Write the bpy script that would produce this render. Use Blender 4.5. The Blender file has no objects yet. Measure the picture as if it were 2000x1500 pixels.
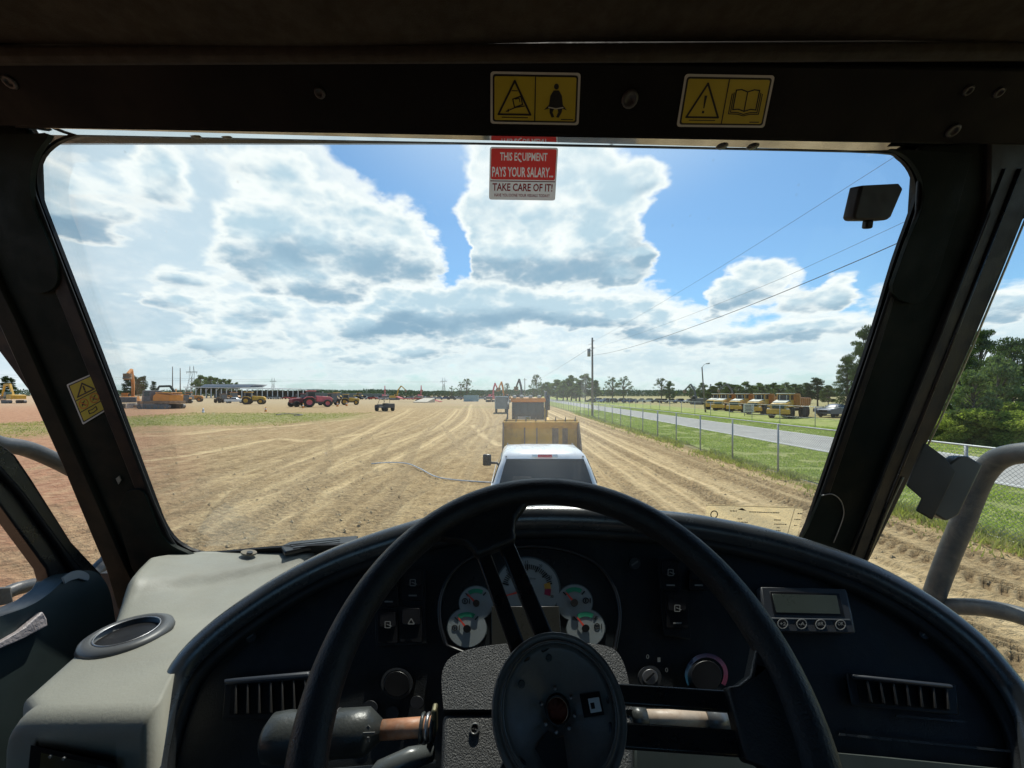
import bpy, bmesh, math, random
import numpy as np
from mathutils import Vector, Matrix, Euler
from mathutils.geometry import tessellate_polygon
R = math.radians
scene = bpy.context.scene
col = scene.collection
random.seed(7); rng = np.random.default_rng(7)

# ------------------------------------------------------------------ camera, world, sun, exposure
EYE = 3.0; FPX = 750.0; HZ = 770.0
cam_d = bpy.data.cameras.new('camera'); cam = bpy.data.objects.new('camera', cam_d); col.objects.link(cam)
cam.location = (0, 0, EYE); cam.rotation_euler = (R(90), 0, 0)
cam_d.sensor_width = 36; cam_d.lens = FPX/2000*36; cam_d.shift_y = 20/2000
cam_d.clip_start = .02; cam_d.clip_end = 6000
scene.camera = cam
scene.view_settings.view_transform = 'Standard'; scene.view_settings.look = 'None'
scene.view_settings.gamma = 1; scene.view_settings.use_curve_mapping = False
scene.view_settings.exposure = 0.25
scene.cycles.max_bounces = 6; scene.cycles.transparent_max_bounces = 14
scene.cycles.sample_clamp_indirect = 4

SUN_EL, SUN_AZ = R(60), R(8)                     # azimuth measured from +Y (straight ahead) towards +X
SDIR = Vector((math.sin(SUN_AZ)*math.cos(SUN_EL), math.cos(SUN_AZ)*math.cos(SUN_EL), math.sin(SUN_EL)))
sd = bpy.data.lights.new('sun', 'SUN'); sd.energy = 3.6; sd.angle = R(.55); sd.color = (1, .955, .88)
sun = bpy.data.objects.new('sun', sd); col.objects.link(sun)
sun.rotation_euler = (-SDIR).to_track_quat('-Z', 'Y').to_euler(); sun.location = (0, 0, 60)

world = bpy.data.worlds.new('World'); scene.world = world; world.use_nodes = True
class NT:
    def __init__(s, tree): s.t = tree; s.n = tree.nodes; s.l = tree.links
    def node(s, typ, **kw):
        n = s.n.new(typ)
        for k, v in kw.items(): setattr(n, k, v)
        return n
    def put(s, inp, v):
        if hasattr(v, 'links'): s.l.new(v, inp)
        elif v is not None: inp.default_value = v
    def math(s, op, a, b=None, c=None, clamp=False):
        n = s.node('ShaderNodeMath', operation=op, use_clamp=clamp)
        s.put(n.inputs[0], a)
        if b is not None: s.put(n.inputs[1], b)
        if c is not None: s.put(n.inputs[2], c)
        return n.outputs[0]
    def vec(s, op, a, b=None, c=None):
        n = s.node('ShaderNodeVectorMath', operation=op)
        s.put(n.inputs[0], a)
        if b is not None: s.put(n.inputs[3] if op == 'SCALE' else n.inputs[1], b)
        if c is not None: s.put(n.inputs[2], c)
        return n.outputs['Value'] if op in ('DOT_PRODUCT', 'LENGTH') else n.outputs[0]
    def noise(s, v, scale, detail=4, rough=.55, dist=0, out=0):
        n = s.node('ShaderNodeTexNoise')
        if v is not None: s.l.new(v, n.inputs['Vector'])
        s.put(n.inputs['Scale'], scale); n.inputs['Detail'].default_value = detail
        n.inputs['Roughness'].default_value = rough; n.inputs['Distortion'].default_value = dist
        return n.outputs[out]
    def ramp(s, v, lo, hi, a=0., b=1., smooth=True):
        n = s.node('ShaderNodeMapRange', interpolation_type='SMOOTHSTEP' if smooth else 'LINEAR', clamp=True)
        for k, x in zip(('Value', 'From Min', 'From Max', 'To Min', 'To Max'), (v, lo, hi, a, b)): s.put(n.inputs[k], x)
        return n.outputs[0]
    def mix(s, f, a, b, blend='MIX'):
        n = s.node('ShaderNodeMix', data_type='RGBA', blend_type=blend)
        s.put(n.inputs[0], f)
        for i, v in ((6, a), (7, b)):
            if hasattr(v, 'links'): s.l.new(v, n.inputs[i])
            else: n.inputs[i].default_value = (*v[:3], 1)
        return n.outputs[2]

def azel(px, py):
    a = math.atan2(px-1000, FPX); e = math.atan((HZ-py)/FPX*math.cos(a)); return a, e
# Cumulus built as three layers of puffs; each puff: where it stands in the view (x, y, half width, half height, weight)
L_BACK = [(200,500,280,170,.78),(160,330,130,70,.6),(1240,560,110,60,.5),(420,340,230,85,.70),(640,400,170,75,.62),(520,520,260,120,.5),(300,640,420,60,.55),(800,600,300,70,.5),(1100,660,400,50,.5),(1560,670,300,50,.52),(1120,330,150,60,.45),(830,380,34,24,.52),(640,290,40,12,.5),(-300,560,300,160,.6),(2100,640,220,60,.6),(1000,725,1400,40,.35),(1690,300,50,60,.28),(888,500,22,70,-.9),(870,400,46,60,-.8),(760,320,120,26,-.6),(1440,380,140,120,-.5),(1300,520,50,40,-.4)]
L_MID = [(110,340,80,60,.8),(300,380,75,55,.85),(330,330,40,30,.6),(170,435,95,28,.9),(90,410,60,25,.7),(478,470,34,60,.85),(560,440,60,45,.6),(650,500,120,70,.85),(780,480,75,62,.85),(700,430,80,40,.5),(590,560,110,30,.6),
 (1000,470,75,90,.9),(955,360,34,75,.75),(1110,340,120,55,.7),(1180,440,95,75,.9),(1060,520,130,50,.8),(1265,345,30,22,.6),(950,510,50,50,.7),(1255,500,26,12,.6),(1215,540,30,16,.6),
 (1475,552,80,40,1.0),(1400,590,38,26,.8),(1660,565,52,34,1.0),(1560,600,50,22,.6),(1910,612,70,26,.9),(1990,600,60,30,.8),(60,660,60,24,.7),(1060,265,110,40,.8),(430,300,110,34,.5),(570,350,80,30,.5),(1285,425,26,34,-.5),(890,500,18,60,-1.0),(1330,560,34,40,-.6),(1602,520,22,30,-.5)]
L_LOW = [(960,600,92,38,1.1),(840,620,60,36,.9),(760,600,46,34,.8),(690,640,66,34,.8),(1130,605,80,30,.9),(1250,625,66,34,.95),(1320,650,40,20,.6),(365,548,66,20,.9),(350,598,110,17,.8),(520,600,60,24,.7),(480,650,80,22,.7),(240,700,90,30,.5),
 (1400,660,46,18,.7),(1500,650,60,22,.75),(1590,640,50,20,.7),(1650,690,60,16,.6),(1420,700,80,15,.6),(1180,690,90,16,.6),(960,670,90,18,.6),(640,700,120,18,.6),(400,680,50,26,.7),(820,690,70,14,.6),(1680,640,46,18,.7),(1930,690,80,16,.6)]
N = NT(world.node_tree); N.n.clear()
tc = N.node('ShaderNodeTexCoord'); VD = N.vec('NORMALIZE', tc.outputs['Generated'])
sp = N.node('ShaderNodeSeparateXYZ'); N.l.new(VD, sp.inputs[0]); zz = sp.outputs[2]
k = N.math('ADD', N.math('ABSOLUTE', zz), .38); cv = N.node('ShaderNodeCombineXYZ')
for i_, (o_, f_) in enumerate(((sp.outputs[0],1),(sp.outputs[1],1),(zz,1.45))): N.l.new(N.math('DIVIDE', N.math('MULTIPLY', o_, f_), k), cv.inputs[i_])
P = cv.outputs[0]
ae = N.node('ShaderNodeCombineXYZ'); N.l.new(N.math('ARCTAN2', sp.outputs[0], sp.outputs[1]), ae.inputs[0]); N.l.new(N.math('ARCSINE', zz), ae.inputs[1]); ae = ae.outputs[0]
def chan(col_, i_):
    q = N.node('ShaderNodeSeparateColor'); N.l.new(col_, q.inputs[0]); return q.outputs[i_]
w1 = N.noise(P, 3.0, 5, .6, 0, 1); fine = N.noise(P, 8.5, 9, .62, .2, 1); mid_ = N.noise(P, 3.4, 3, .5, 0, 1)
def voro(off_, scale, warp):
    v = N.node('ShaderNodeTexVoronoi', feature='F1'); N.l.new(N.vec('ADD', N.vec('ADD', P, off_), N.vec('SCALE', w1, warp)), v.inputs['Vector']); v.inputs['Scale'].default_value = scale; return v.outputs['Distance']
b1 = voro((0,0,0), 7.5, .22); b2 = voro((3,1,2), 19, .12); b3 = voro((5,7,1), 44, .06)
bill = N.math('ADD', N.math('ADD', N.math('MULTIPLY', N.math('SUBTRACT', .45, b1), .55), N.math('MULTIPLY', N.math('SUBTRACT', .45, b2), .34)), N.math('MULTIPLY', N.math('SUBTRACT', .45, b3), .12))
def layer(blobs, i_, warp, fa, ba, ma, prev):
    q0 = N.vec('ADD', N.vec('MULTIPLY_ADD', prev, (1e-7,)*3, ae), N.vec('MULTIPLY', N.vec('SUBTRACT', w1, (.5,.5,.5)), warp)); av = (0,0,0)
    for (cx, cy, rx, ry, w) in blobs:
        a0, e0 = azel(cx, cy); a1, _ = azel(cx+rx, cy); a2, _ = azel(cx-rx, cy); _, e1 = azel(cx, cy-ry); _, e2 = azel(cx, cy+ry); f_ = .866/1.15; ra, re = (a1-a2)/2/f_, (e1-e2)/2/f_
        q = N.vec('MULTIPLY_ADD', N.vec('MULTIPLY_ADD', av, (1e-7,)*3, q0), (1/ra, 1/re, 0), (-a0/ra, -e0/re, w))   # chained so that few values are alive at once
        av = N.vec('MULTIPLY_ADD', q, N.math('EXPONENT', N.math('SUBTRACT', w*w, N.vec('DOT_PRODUCT', q, q))), av)
    qs = N.node('ShaderNodeSeparateXYZ'); N.l.new(av, qs.inputs[0]); acc = qs.outputs[2]; base_ = qs.outputs[1]
    acc = N.math('MINIMUM', acc, .95)
    d = N.math('MULTIPLY_ADD', N.math('SUBTRACT', chan(fine, i_), .5), fa, acc); d = N.math('MULTIPLY_ADD', bill, ba, d); d = N.math('MULTIPLY_ADD', N.math('SUBTRACT', chan(mid_, i_), .5), ma, d)
    return d, base_
sky = N.node('ShaderNodeTexSky', sky_type='NISHITA'); sky.sun_disc = False
sky.sun_elevation = SUN_EL; sky.sun_rotation = SUN_AZ; sky.air_density = 1.0; sky.dust_density = 1.0; sky.ozone_density = 2.2
base = N.mix(1.0, N.vec('SCALE', sky.outputs[0], .95), (.82, 1.15, 1.31), 'MULTIPLY')
WHT, GRY, DRK = (9.0,9.2,9.2), (4.3,5.9,7.1), (1.9,3.3,4.7)
for blobs, i_, warp, (fa, ba, ma), (lo, hi), amax, g0, g1, dk in (
    (L_BACK, 0, (.20,.12,0), (1.1,.35,.5), (.22,.60), .90, .45, 1.1, .22), (L_MID, 1, (.14,.10,0), (.62,.80,.25), (.35,.66), 1.0, .58, 1.08, .70), (L_LOW, 2, (.13,.08,0), (.62,.80,.25), (.32,.66), .95, .54, 1.0, .85)):
    d, bs = layer(blobs, i_, warp, fa, ba, ma, base)
    al = N.math('MULTIPLY', N.ramp(d, lo, hi), amax)
    body = N.mix(N.math('MULTIPLY', N.ramp(d, g0, g1), .92 if i_ else .7), WHT, GRY)
    low = N.math('MULTIPLY', N.ramp(N.math('MULTIPLY_ADD', N.math('SUBTRACT', chan(fine, 2-i_), .5), .5, N.math('MULTIPLY', bs, -1)), -.12, .50), N.math('MULTIPLY', N.ramp(d, lo+.10, lo+.55), dk))
    base = N.mix(al, base, N.mix(low, body, DRK))
glow = N.ramp(N.vec('DOT_PRODUCT', VD, tuple(SDIR)), .78, 1.0, 0, .55); base = N.mix(glow, base, (8.6, 9.0, 9.2))
hz = N.ramp(zz, 0.0, .17, .6, 0.0)
base = N.mix(hz, base, (6.4, 7.5, 8.0))
bg = N.node('ShaderNodeBackground'); N.l.new(base, bg.inputs[0]); bg.inputs[1].default_value = .1
wo = N.node('ShaderNodeOutputWorld'); N.l.new(bg.outputs[0], wo.inputs[0])
world.cycles.sampling_method = 'MANUAL'; world.cycles.sample_map_resolution = 1024

# ------------------------------------------------------------------ materials
MC = {}
def pm(name, c, rough=.6, metal=0., var=.18, scale=6., bump=0., bscale=120., spec=.5, dirt=None, dirt_amt=.3, coat=0.):
    if name in MC: return MC[name]
    m = bpy.data.materials.new(name); m.use_nodes = True; T = NT(m.node_tree); b = m.node_tree.nodes['Principled BSDF']
    co = T.node('ShaderNodeTexCoord').outputs['Object']
    n = T.noise(co, scale, 6, .6)
    hi = tuple(min(1, x*(1+var)) for x in c); lo = tuple(x*(1-var) for x in c)
    cc = T.mix(T.ramp(n, .3, .7), lo, hi)
    if dirt:
        cc = T.mix(T.math('MULTIPLY', T.ramp(T.noise(co, scale*2.3, 8, .68, .5), .45, .72), dirt_amt), cc, dirt)
    T.l.new(cc, b.inputs['Base Color'])
    T.l.new(T.ramp(T.noise(co, scale*3, 5, .6), .3, .7, max(.03, rough*.8), min(1, rough*1.2)), b.inputs['Roughness'])
    b.inputs['Metallic'].default_value = metal; b.inputs['Specular IOR Level'].default_value = spec
    if coat: b.inputs['Coat Weight'].default_value = coat; b.inputs['Coat Roughness'].default_value = .08
    if bump:
        bp = T.node('ShaderNodeBump'); bp.inputs['Strength'].default_value = bump; bp.inputs['Distance'].default_value = .002 if bscale > 60 else .02
        T.l.new(T.noise(co, bscale, 4, .6), bp.inputs['Height']); T.l.new(bp.outputs[0], b.inputs['Normal'])
    MC[name] = m; return m
def glass(name, tint=(.96, .98, .97), dust=.03, patchy=0.):
    if name in MC: return MC[name]
    m = bpy.data.materials.new(name); m.use_nodes = True; T = NT(m.node_tree); T.n.clear()
    tr = T.node('ShaderNodeBsdfTransparent'); tr.inputs[0].default_value = (*tint, 1)
    gl = T.node('ShaderNodeBsdfGlossy'); gl.inputs[0].default_value = (.9, .95, 1, 1); gl.inputs['Roughness'].default_value = .02
    fr = T.node('ShaderNodeFresnel'); fr.inputs[0].default_value = 1.38
    mx = T.node('ShaderNodeMixShader'); T.l.new(T.math('MULTIPLY', fr.outputs[0], .22), mx.inputs[0]); T.l.new(tr.outputs[0], mx.inputs[1]); T.l.new(gl.outputs[0], mx.inputs[2])
    df = T.node('ShaderNodeBsdfTranslucent'); df.inputs[0].default_value = (.8, .82, .8, 1)
    co = T.node('ShaderNodeTexCoord').outputs['Object']
    f = T.ramp(T.noise(co, 3.0, 8, .65), .35, .75, dust*.5, dust*1.4)
    sp_ = T.node('ShaderNodeTexVoronoi'); T.l.new(co, sp_.inputs['Vector']); sp_.inputs['Scale'].default_value = 26
    f = T.math('ADD', f, T.math('MULTIPLY', T.math('MULTIPLY', T.ramp(sp_.outputs['Distance'], .10, .05), T.ramp(T.noise(co, 9, 3, .6), .52, .62)), .10))
    if patchy:   # dried smear down the middle of the pane
        pv = T.vec('MULTIPLY_ADD', co, (1/.20, 0, 1/.13), (-.06/.20, 0, -1.38/.13))
        gs = T.math('EXPONENT', T.math('MULTIPLY', T.vec('DOT_PRODUCT', pv, pv), -1))
        wv = T.noise(T.vec('MULTIPLY', co, (90, 0, 6)), 1.0, 5, .7)
        gs2v = T.vec('MULTIPLY_ADD', co, (1/.010, 0, 1/.26), (-.152/.010, 0, -1.46/.26))
        gs2 = T.math('MULTIPLY', T.math('EXPONENT', T.math('MULTIPLY', T.vec('DOT_PRODUCT', gs2v, gs2v), -1)), T.ramp(wv, .45, .7))
        f = T.math('ADD', f, T.math('MULTIPLY', T.math('ADD', gs, T.math('MULTIPLY', gs2, 1.6)), patchy))
    m2 = T.node('ShaderNodeMixShader'); T.l.new(f, m2.inputs[0]); T.l.new(mx.outputs[0], m2.inputs[1]); T.l.new(df.outputs[0], m2.inputs[2])
    o = T.node('ShaderNodeOutputMaterial'); T.l.new(m2.outputs[0], o.inputs[0]); MC[name] = m; return m
def leafmat(name, c, c2, trans=.35):
    if name in MC: return MC[name]
    m = bpy.data.materials.new(name); m.use_nodes = True; T = NT(m.node_tree); T.n.clear()
    co = T.node('ShaderNodeTexCoord').outputs['Object']
    cc = T.mix(T.ramp(T.noise(co, 1.4, 5, .7), .3, .7), c, c2)
    d = T.node('ShaderNodeBsdfDiffuse'); t = T.node('ShaderNodeBsdfTranslucent'); T.l.new(cc, d.inputs[0])
    T.l.new(T.mix(1., cc, (1.2, 1.5, .6), 'MULTIPLY'), t.inputs[0])
    mx = T.node('ShaderNodeMixShader'); mx.inputs[0].default_value = trans; T.l.new(d.outputs[0], mx.inputs[1]); T.l.new(t.outputs[0], mx.inputs[2])
    o = T.node('ShaderNodeOutputMaterial'); T.l.new(mx.outputs[0], o.inputs[0]); MC[name] = m; return m

# ------------------------------------------------------------------ mesh helpers
def W(px, py, Y):
    return Vector(((px-1000)/FPX*Y, Y, EYE+(HZ-py)/FPX*Y))
def Gd(px, py):
    Y = EYE*FPX/(py-HZ); return Vector(((px-1000)/FPX*Y, Y, 0))
class MB:
    def __init__(s): s.v = []; s.f = []; s.m = []; s.sm = []
    def add(s, vs, fs, mi=0, smooth=False):
        o = len(s.v); s.v += [tuple(v) for v in vs]
        for f in fs: s.f.append([o+i for i in f]); s.m.append(mi); s.sm.append(smooth)
        return s
    def box(s, c, d, rot=None, mi=0):
        c = Vector(c); h = Vector(d)/2
        M = Euler(rot).to_matrix() if rot else None
        vs = []
        for x, y, z in ((-1,-1,-1),(1,-1,-1),(1,1,-1),(-1,1,-1),(-1,-1,1),(1,-1,1),(1,1,1),(-1,1,1)):
            p = Vector((x*h.x, y*h.y, z*h.z)); p = (M @ p if M else p) + c; vs.append(p)
        return s.hexa(vs, mi)
    def hexa(s, vs, mi=0):
        return s.add(vs, [(0,3,2,1),(4,5,6,7),(0,1,5,4),(1,2,6,5),(2,3,7,6),(3,0,4,7)], mi)
    def prism(s, pts, vec, mi=0, smooth=False):
        pts = [Vector(p) for p in pts]; n = len(pts)
        if not isinstance(vec, (list, tuple)) or not isinstance(vec[0], Vector): vec = [Vector(vec)]*n
        vs = pts + [p+v for p, v in zip(pts, vec)]
        tri = tessellate_polygon([pts])
        fs = [list(t) for t in tri] + [[i+n for i in reversed(t)] for t in tri]
        fs += [(i, (i+1) % n, (i+1) % n+n, i+n) for i in range(n)]
        return s.add(vs, fs, mi, smooth)
    def tube(s, path, r, n=10, mi=0, closed=False, flat=None):
        path = [Vector(p) for p in path]; m = len(path)
        rs = r if isinstance(r, (list, tuple)) else [r]*m
        vs = []; up = None
        for i, p in enumerate(path):
            a = path[(i-1) % m] if (closed or i > 0) else p; b = path[(i+1) % m] if (closed or i < m-1) else p
            t = (b-a).normalized()
            if up is None:
                up = Vector((0,0,1)) if abs(t.z) < .9 else Vector((1,0,0))
            up = (up - t*up.dot(t)).normalized(); sd_ = t.cross(up)
            for k in range(n):
                an = 2*math.pi*k/n; w = flat if flat else 1
                vs.append(p + (sd_*math.cos(an) + up*math.sin(an)*w)*rs[i])
        fs = []
        for i in range(m if closed else m-1):
            j = (i+1) % m
            for k in range(n): fs.append((i*n+k, i*n+(k+1) % n, j*n+(k+1) % n, j*n+k))
        s.add(vs, fs, mi, True)
        if not closed:
            o = len(s.v)-len(vs)
            s.f.append([o+k for k in reversed(range(n))]); s.m.append(mi); s.sm.append(False)
            s.f.append([o+(m-1)*n+k for k in range(n)]); s.m.append(mi); s.sm.append(False)
        return s
    def lathe(s, prof, c, ax=(0,0,1), n=24, mi=0, closed=False):   # prof: (r, h) ; closed profile loop if closed
        ax = Vector(ax).normalized(); u = ax.orthogonal().normalized(); w = ax.cross(u); c = Vector(c)
        vs = []; m = len(prof)
        for (r, h) in prof:
            for k in range(n):
                a = 2*math.pi*k/n; vs.append(c+ax*h+(u*math.cos(a)+w*math.sin(a))*r)
        fs = []
        for i in range(m if closed else m-1):
            j = (i+1) % m
            for k in range(n): fs.append((i*n+k, i*n+(k+1) % n, j*n+(k+1) % n, j*n+k))
        s.add(vs, fs, mi, True)
        if not closed:
            o = len(s.v)-len(vs)
            if prof[0][0] > 1e-5: s.f.append([o+k for k in range(n)][::-1]); s.m.append(mi); s.sm.append(False)
            if prof[-1][0] > 1e-5: s.f.append([o+(m-1)*n+k for k in range(n)]); s.m.append(mi); s.sm.append(False)
        return s
    def cyl(s, a, b, r, n=14, mi=0, r2=None):
        a = Vector(a); b = Vector(b); return s.lathe([(r, 0), (r if r2 is None else r2, (b-a).length)], a, b-a, n, mi)
    def grid(s, pts, mi=0, smooth=True, closed=False):  # pts[i][j]
        a = len(pts); b = len(pts[0]); vs = [p for row in pts for p in row]; fs = []
        for i in range(a-1):
            for j in range(b if closed else b-1): fs.append((i*b+j, i*b+(j+1) % b, (i+1)*b+(j+1) % b, (i+1)*b+j))
        return s.add(vs, fs, mi, smooth)
    def mesh(s, name, mats, off=None):
        me = bpy.data.meshes.new(name)
        vs = s.v if off is None else [(v[0]-off[0], v[1]-off[1], v[2]-off[2]) for v in s.v]
        me.from_pydata(vs, [], s.f)
        for mm in (mats if isinstance(mats, (list, tuple)) else [mats]): me.materials.append(mm)
        me.polygons.foreach_set('material_index', s.m); me.polygons.foreach_set('use_smooth', s.sm); me.update()
        bm = bmesh.new(); bm.from_mesh(me); bmesh.ops.recalc_face_normals(bm, faces=bm.faces); bm.to_mesh(me); bm.free()
        return me
    def build(s, name, mats, parent=None, bevel=0, seg=2, smooth=False, local=False):
        off = None
        if parent is not None and not local:
            o_ = parent; off = Vector((0,0,0))
            while o_ is not None: off += o_.location; o_ = o_.parent
        me = s.mesh(name, mats, off)
        return link(name, me, parent, bevel, seg)
def link(name, me, parent=None, bevel=0, seg=2):
    o = bpy.data.objects.new(name, me); col.objects.link(o)
    if parent is not None: o.parent = parent
    if bevel:
        b = o.modifiers.new('bevel', 'BEVEL'); b.width = bevel; b.segments = seg; b.limit_method = 'ANGLE'; b.angle_limit = R(35)
        if hasattr(b, 'harden_normals'): b.harden_normals = False
        for p in me.polygons: p.use_smooth = True
        try:
            me.set_sharp_from_angle(angle=R(50))
        except Exception: pass
    return o
def tag(o, label=None, cat=None, group=None, kind=None):
    if label: o['label'] = label
    if cat: o['category'] = cat
    if group: o['group'] = group
    if kind: o['kind'] = kind
    return o
def empty(name, loc=(0,0,0), rz=0, label=None, cat=None, group=None):
    o = bpy.data.objects.new(name, None); col.objects.link(o); o.location = loc; o.rotation_euler = (0, 0, rz); o.empty_display_size = .1
    return tag(o, label, cat, group)
def copy_tree(o, parent=None):
    c = o.copy(); col.objects.link(c)
    if parent is not None: c.parent = parent
    for ch in [x for x in KIDS.get(o.name, [])] if False else list(o.children): copy_tree(ch, c)
    return c
KIDS = {}
def put(o, loc, rz=0, sc=1, label=None, group=None):
    o.location = loc; o.rotation_euler = (0, 0, rz); o.scale = (sc, sc, sc)
    if label: o['label'] = label
    if group: o['group'] = group
    return o
def boolcut(o, cutters):
    for mb in cutters:
        c = link('cutter', mb)
        b = o.modifiers.new('cut', 'BOOLEAN'); b.object = c; b.operation = 'DIFFERENCE'; b.solver = 'EXACT'
    dg = bpy.context.evaluated_depsgraph_get(); dg.update()
    me = bpy.data.meshes.new_from_object(o.evaluated_get(dg)); o.modifiers.clear(); o.data = me
    for x in [x for x in col.objects if x.name.startswith('cutter')]: bpy.data.objects.remove(x)
# surfaces that pixel outlines are laid on
class Plane:
    def __init__(s, p, n): s.p = Vector(p); s.n = Vector(n).normalized()
    def at(s, px, py, off=0.):
        d = W(px, py, 1)-Vector((0,0,EYE)); t = (s.p+s.n*off-Vector((0,0,EYE))).dot(s.n)/d.dot(s.n); return Vector((0,0,EYE))+d*t, s.n
    def __call__(s, px, py, lift=0.): return s.at(px, py, lift)
class Dash:
    def at(s, px, py, off=0.):
        a = (px-1000)/FPX; b = (HZ-py)/FPX; t = .6
        for _ in range(30): t = .5*t+.5*(.66+.8*(b*t+.29)-.12*a*a*t*t-off*1.29)
        return Vector((a*t, t, EYE+b*t)), Vector((-.24*a*t, -1, .8)).normalized()
    def __call__(s, px, py, lift=0.): return s.at(px, py, lift)
def plate(surf, pts, thick, lift=0., mb=None, mi=0):
    mb = mb or MB(); back = []; vec = []
    for q in pts:
        p, n = surf.at(q[0], q[1], lift+thick); back.append(p-n*thick); vec.append(n*thick)
    return mb.prism(back, vec, mi)
def disc_px(cx, cy, rx, ry=None, n=24, a0=0, a1=360, rot=0):
    ry = ry or rx; full = abs(a1-a0) >= 360; out = []
    for i in range(n if full else n+1):
        a = R(a0+(a1-a0)*i/n); x = rx*math.cos(a); y = -ry*math.sin(a)
        out.append((cx+x*math.cos(rot)-y*math.sin(rot), cy+x*math.sin(rot)+y*math.cos(rot)))
    return out
def arc_px(cx, cy, r0, r1, a0, a1, n=12):
    return disc_px(cx, cy, r1, n=n, a0=a0, a1=a1) + disc_px(cx, cy, r0, n=n, a0=a0, a1=a1)[::-1]
def bar_px(x0, y0, x1, y1, w):
    dx, dy = x1-x0, y1-y0; L = math.hypot(dx, dy) or 1; nx, ny = -dy/L*w/2, dx/L*w/2
    return [(x0+nx, y0+ny), (x1+nx, y1+ny), (x1-nx, y1-ny), (x0-nx, y0-ny)]
def rrect(x0, y0, x1, y1, r, n=4):
    out = []
    for cx, cy, a in ((x1-r, y0+r, -90), (x1-r, y1-r, 0), (x0+r, y1-r, 90), (x0+r, y0+r, 180)):
        for i in range(n+1):
            t = R(a+90*i/n); out.append((cx+r*math.cos(t), cy+r*math.sin(t)))
    return out
def smooth_path(pts, n=6):
    P_ = [Vector(p) for p in pts]; out = []
    for i in range(len(P_)-1):
        p0 = P_[max(i-1, 0)]; p1 = P_[i]; p2 = P_[i+1]; p3 = P_[min(i+2, len(P_)-1)]
        for k in range(n):
            t = k/n; out.append(.5*((2*p1)+(p2-p0)*t+(2*p0-5*p1+4*p2-p3)*t*t+(3*p1-p0-3*p2+p3)*t**3))
    out.append(P_[-1]); return out
def sp2(pts, n=5): return [(p.x, p.y) for p in smooth_path([Vector((a, b, 0)) for a, b in pts], n)]
def text_polys(txt, bold=.02):
    cu = bpy.data.curves.new('t', 'FONT'); cu.body = txt; cu.size = 1; cu.offset = bold; cu.resolution_u = 2
    o = bpy.data.objects.new('t', cu); col.objects.link(o)
    dg = bpy.context.evaluated_depsgraph_get(); dg.update(); me = bpy.data.meshes.new_from_object(o.evaluated_get(dg))
    vs = [v.co.copy() for v in me.vertices]; fs = [list(p.vertices) for p in me.polygons]
    bpy.data.objects.remove(o); bpy.data.curves.remove(cu); bpy.data.meshes.remove(me)
    x0 = min(v.x for v in vs); x1 = max(v.x for v in vs); y0 = min(v.y for v in vs); y1 = max(v.y for v in vs)
    return [((v.x-x0)/(x1-x0), (v.y-y0)/(y1-y0)) for v in vs], fs
def knockout(outer, f, texts, th, bold=.02):      # a print layer with the lettering left open so that the backing shows through
    holes, isl = [], []
    for txt, u0, v0, u1, v1 in texts:
        vs, fs = text_polys(txt, bold); key = [(round(x, 5), round(y, 5)) for x, y in vs]; ids = {}; ix = [ids.setdefault(k_, len(ids)) for k_ in key]; pos = list(ids.keys())
        cnt = {}
        for fc in fs:
            for i in range(len(fc)):
                e_ = (ix[fc[i]], ix[fc[(i+1) % len(fc)]])
                if e_[0] != e_[1]: cnt[e_] = cnt.get(e_, 0)+1
        nx = {e_[0]: e_[1] for e_ in cnt if (e_[1], e_[0]) not in cnt}
        while nx:
            st_ = next(iter(nx)); lp_ = [st_]; c_ = nx.pop(st_)
            while c_ != st_ and c_ in nx: lp_.append(c_); c_ = nx.pop(c_)
            P_ = [(u0+(u1-u0)*pos[i][0], v1+(v0-v1)*pos[i][1]) for i in lp_]
            if len(P_) < 3: continue
            ar_ = sum(pos[lp_[i-1]][0]*pos[lp_[i]][1]-pos[lp_[i]][0]*pos[lp_[i-1]][1] for i in range(len(lp_)))
            (holes if ar_ > 0 else isl).append(P_)
    mb = MB(); loops = [[Vector((x, y, 0)) for x, y in p] for p in [outer]+holes]; flat_ = [q for l_ in loops for q in l_]
    mb.add([f(q.x, q.y, th) for q in flat_], tessellate_polygon(loops))
    for p in isl: mb.add([f(x, y, th) for x, y in p], tessellate_polygon([[Vector((x, y, 0)) for x, y in p]]))
    return mb
def text_on(mb, f, txt, u0, v0, u1, v1, mi=0, bold=.02):   # f(u,v) -> 3d ; v grows downward
    vs, fs = text_polys(txt, bold)
    mb.add([f(u0+(u1-u0)*a, v1+(v0-v1)*b) for a, b in vs], fs, mi)

ORD = ['first','second','third','fourth','fifth','sixth','seventh','eighth','ninth','tenth','eleventh','twelfth','thirteenth','fourteenth','fifteenth','sixteenth','seventeenth','eighteenth','nineteenth','twentieth']
def nth(i, n):      # place in a row, counted from the nearer end
    if i == 0: return 'leftmost'
    if i == n-1: return 'rightmost'
    return ORD[i]+' from the left' if i < (n+1)//2 else ORD[n-1-i]+' from the right'
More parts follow.
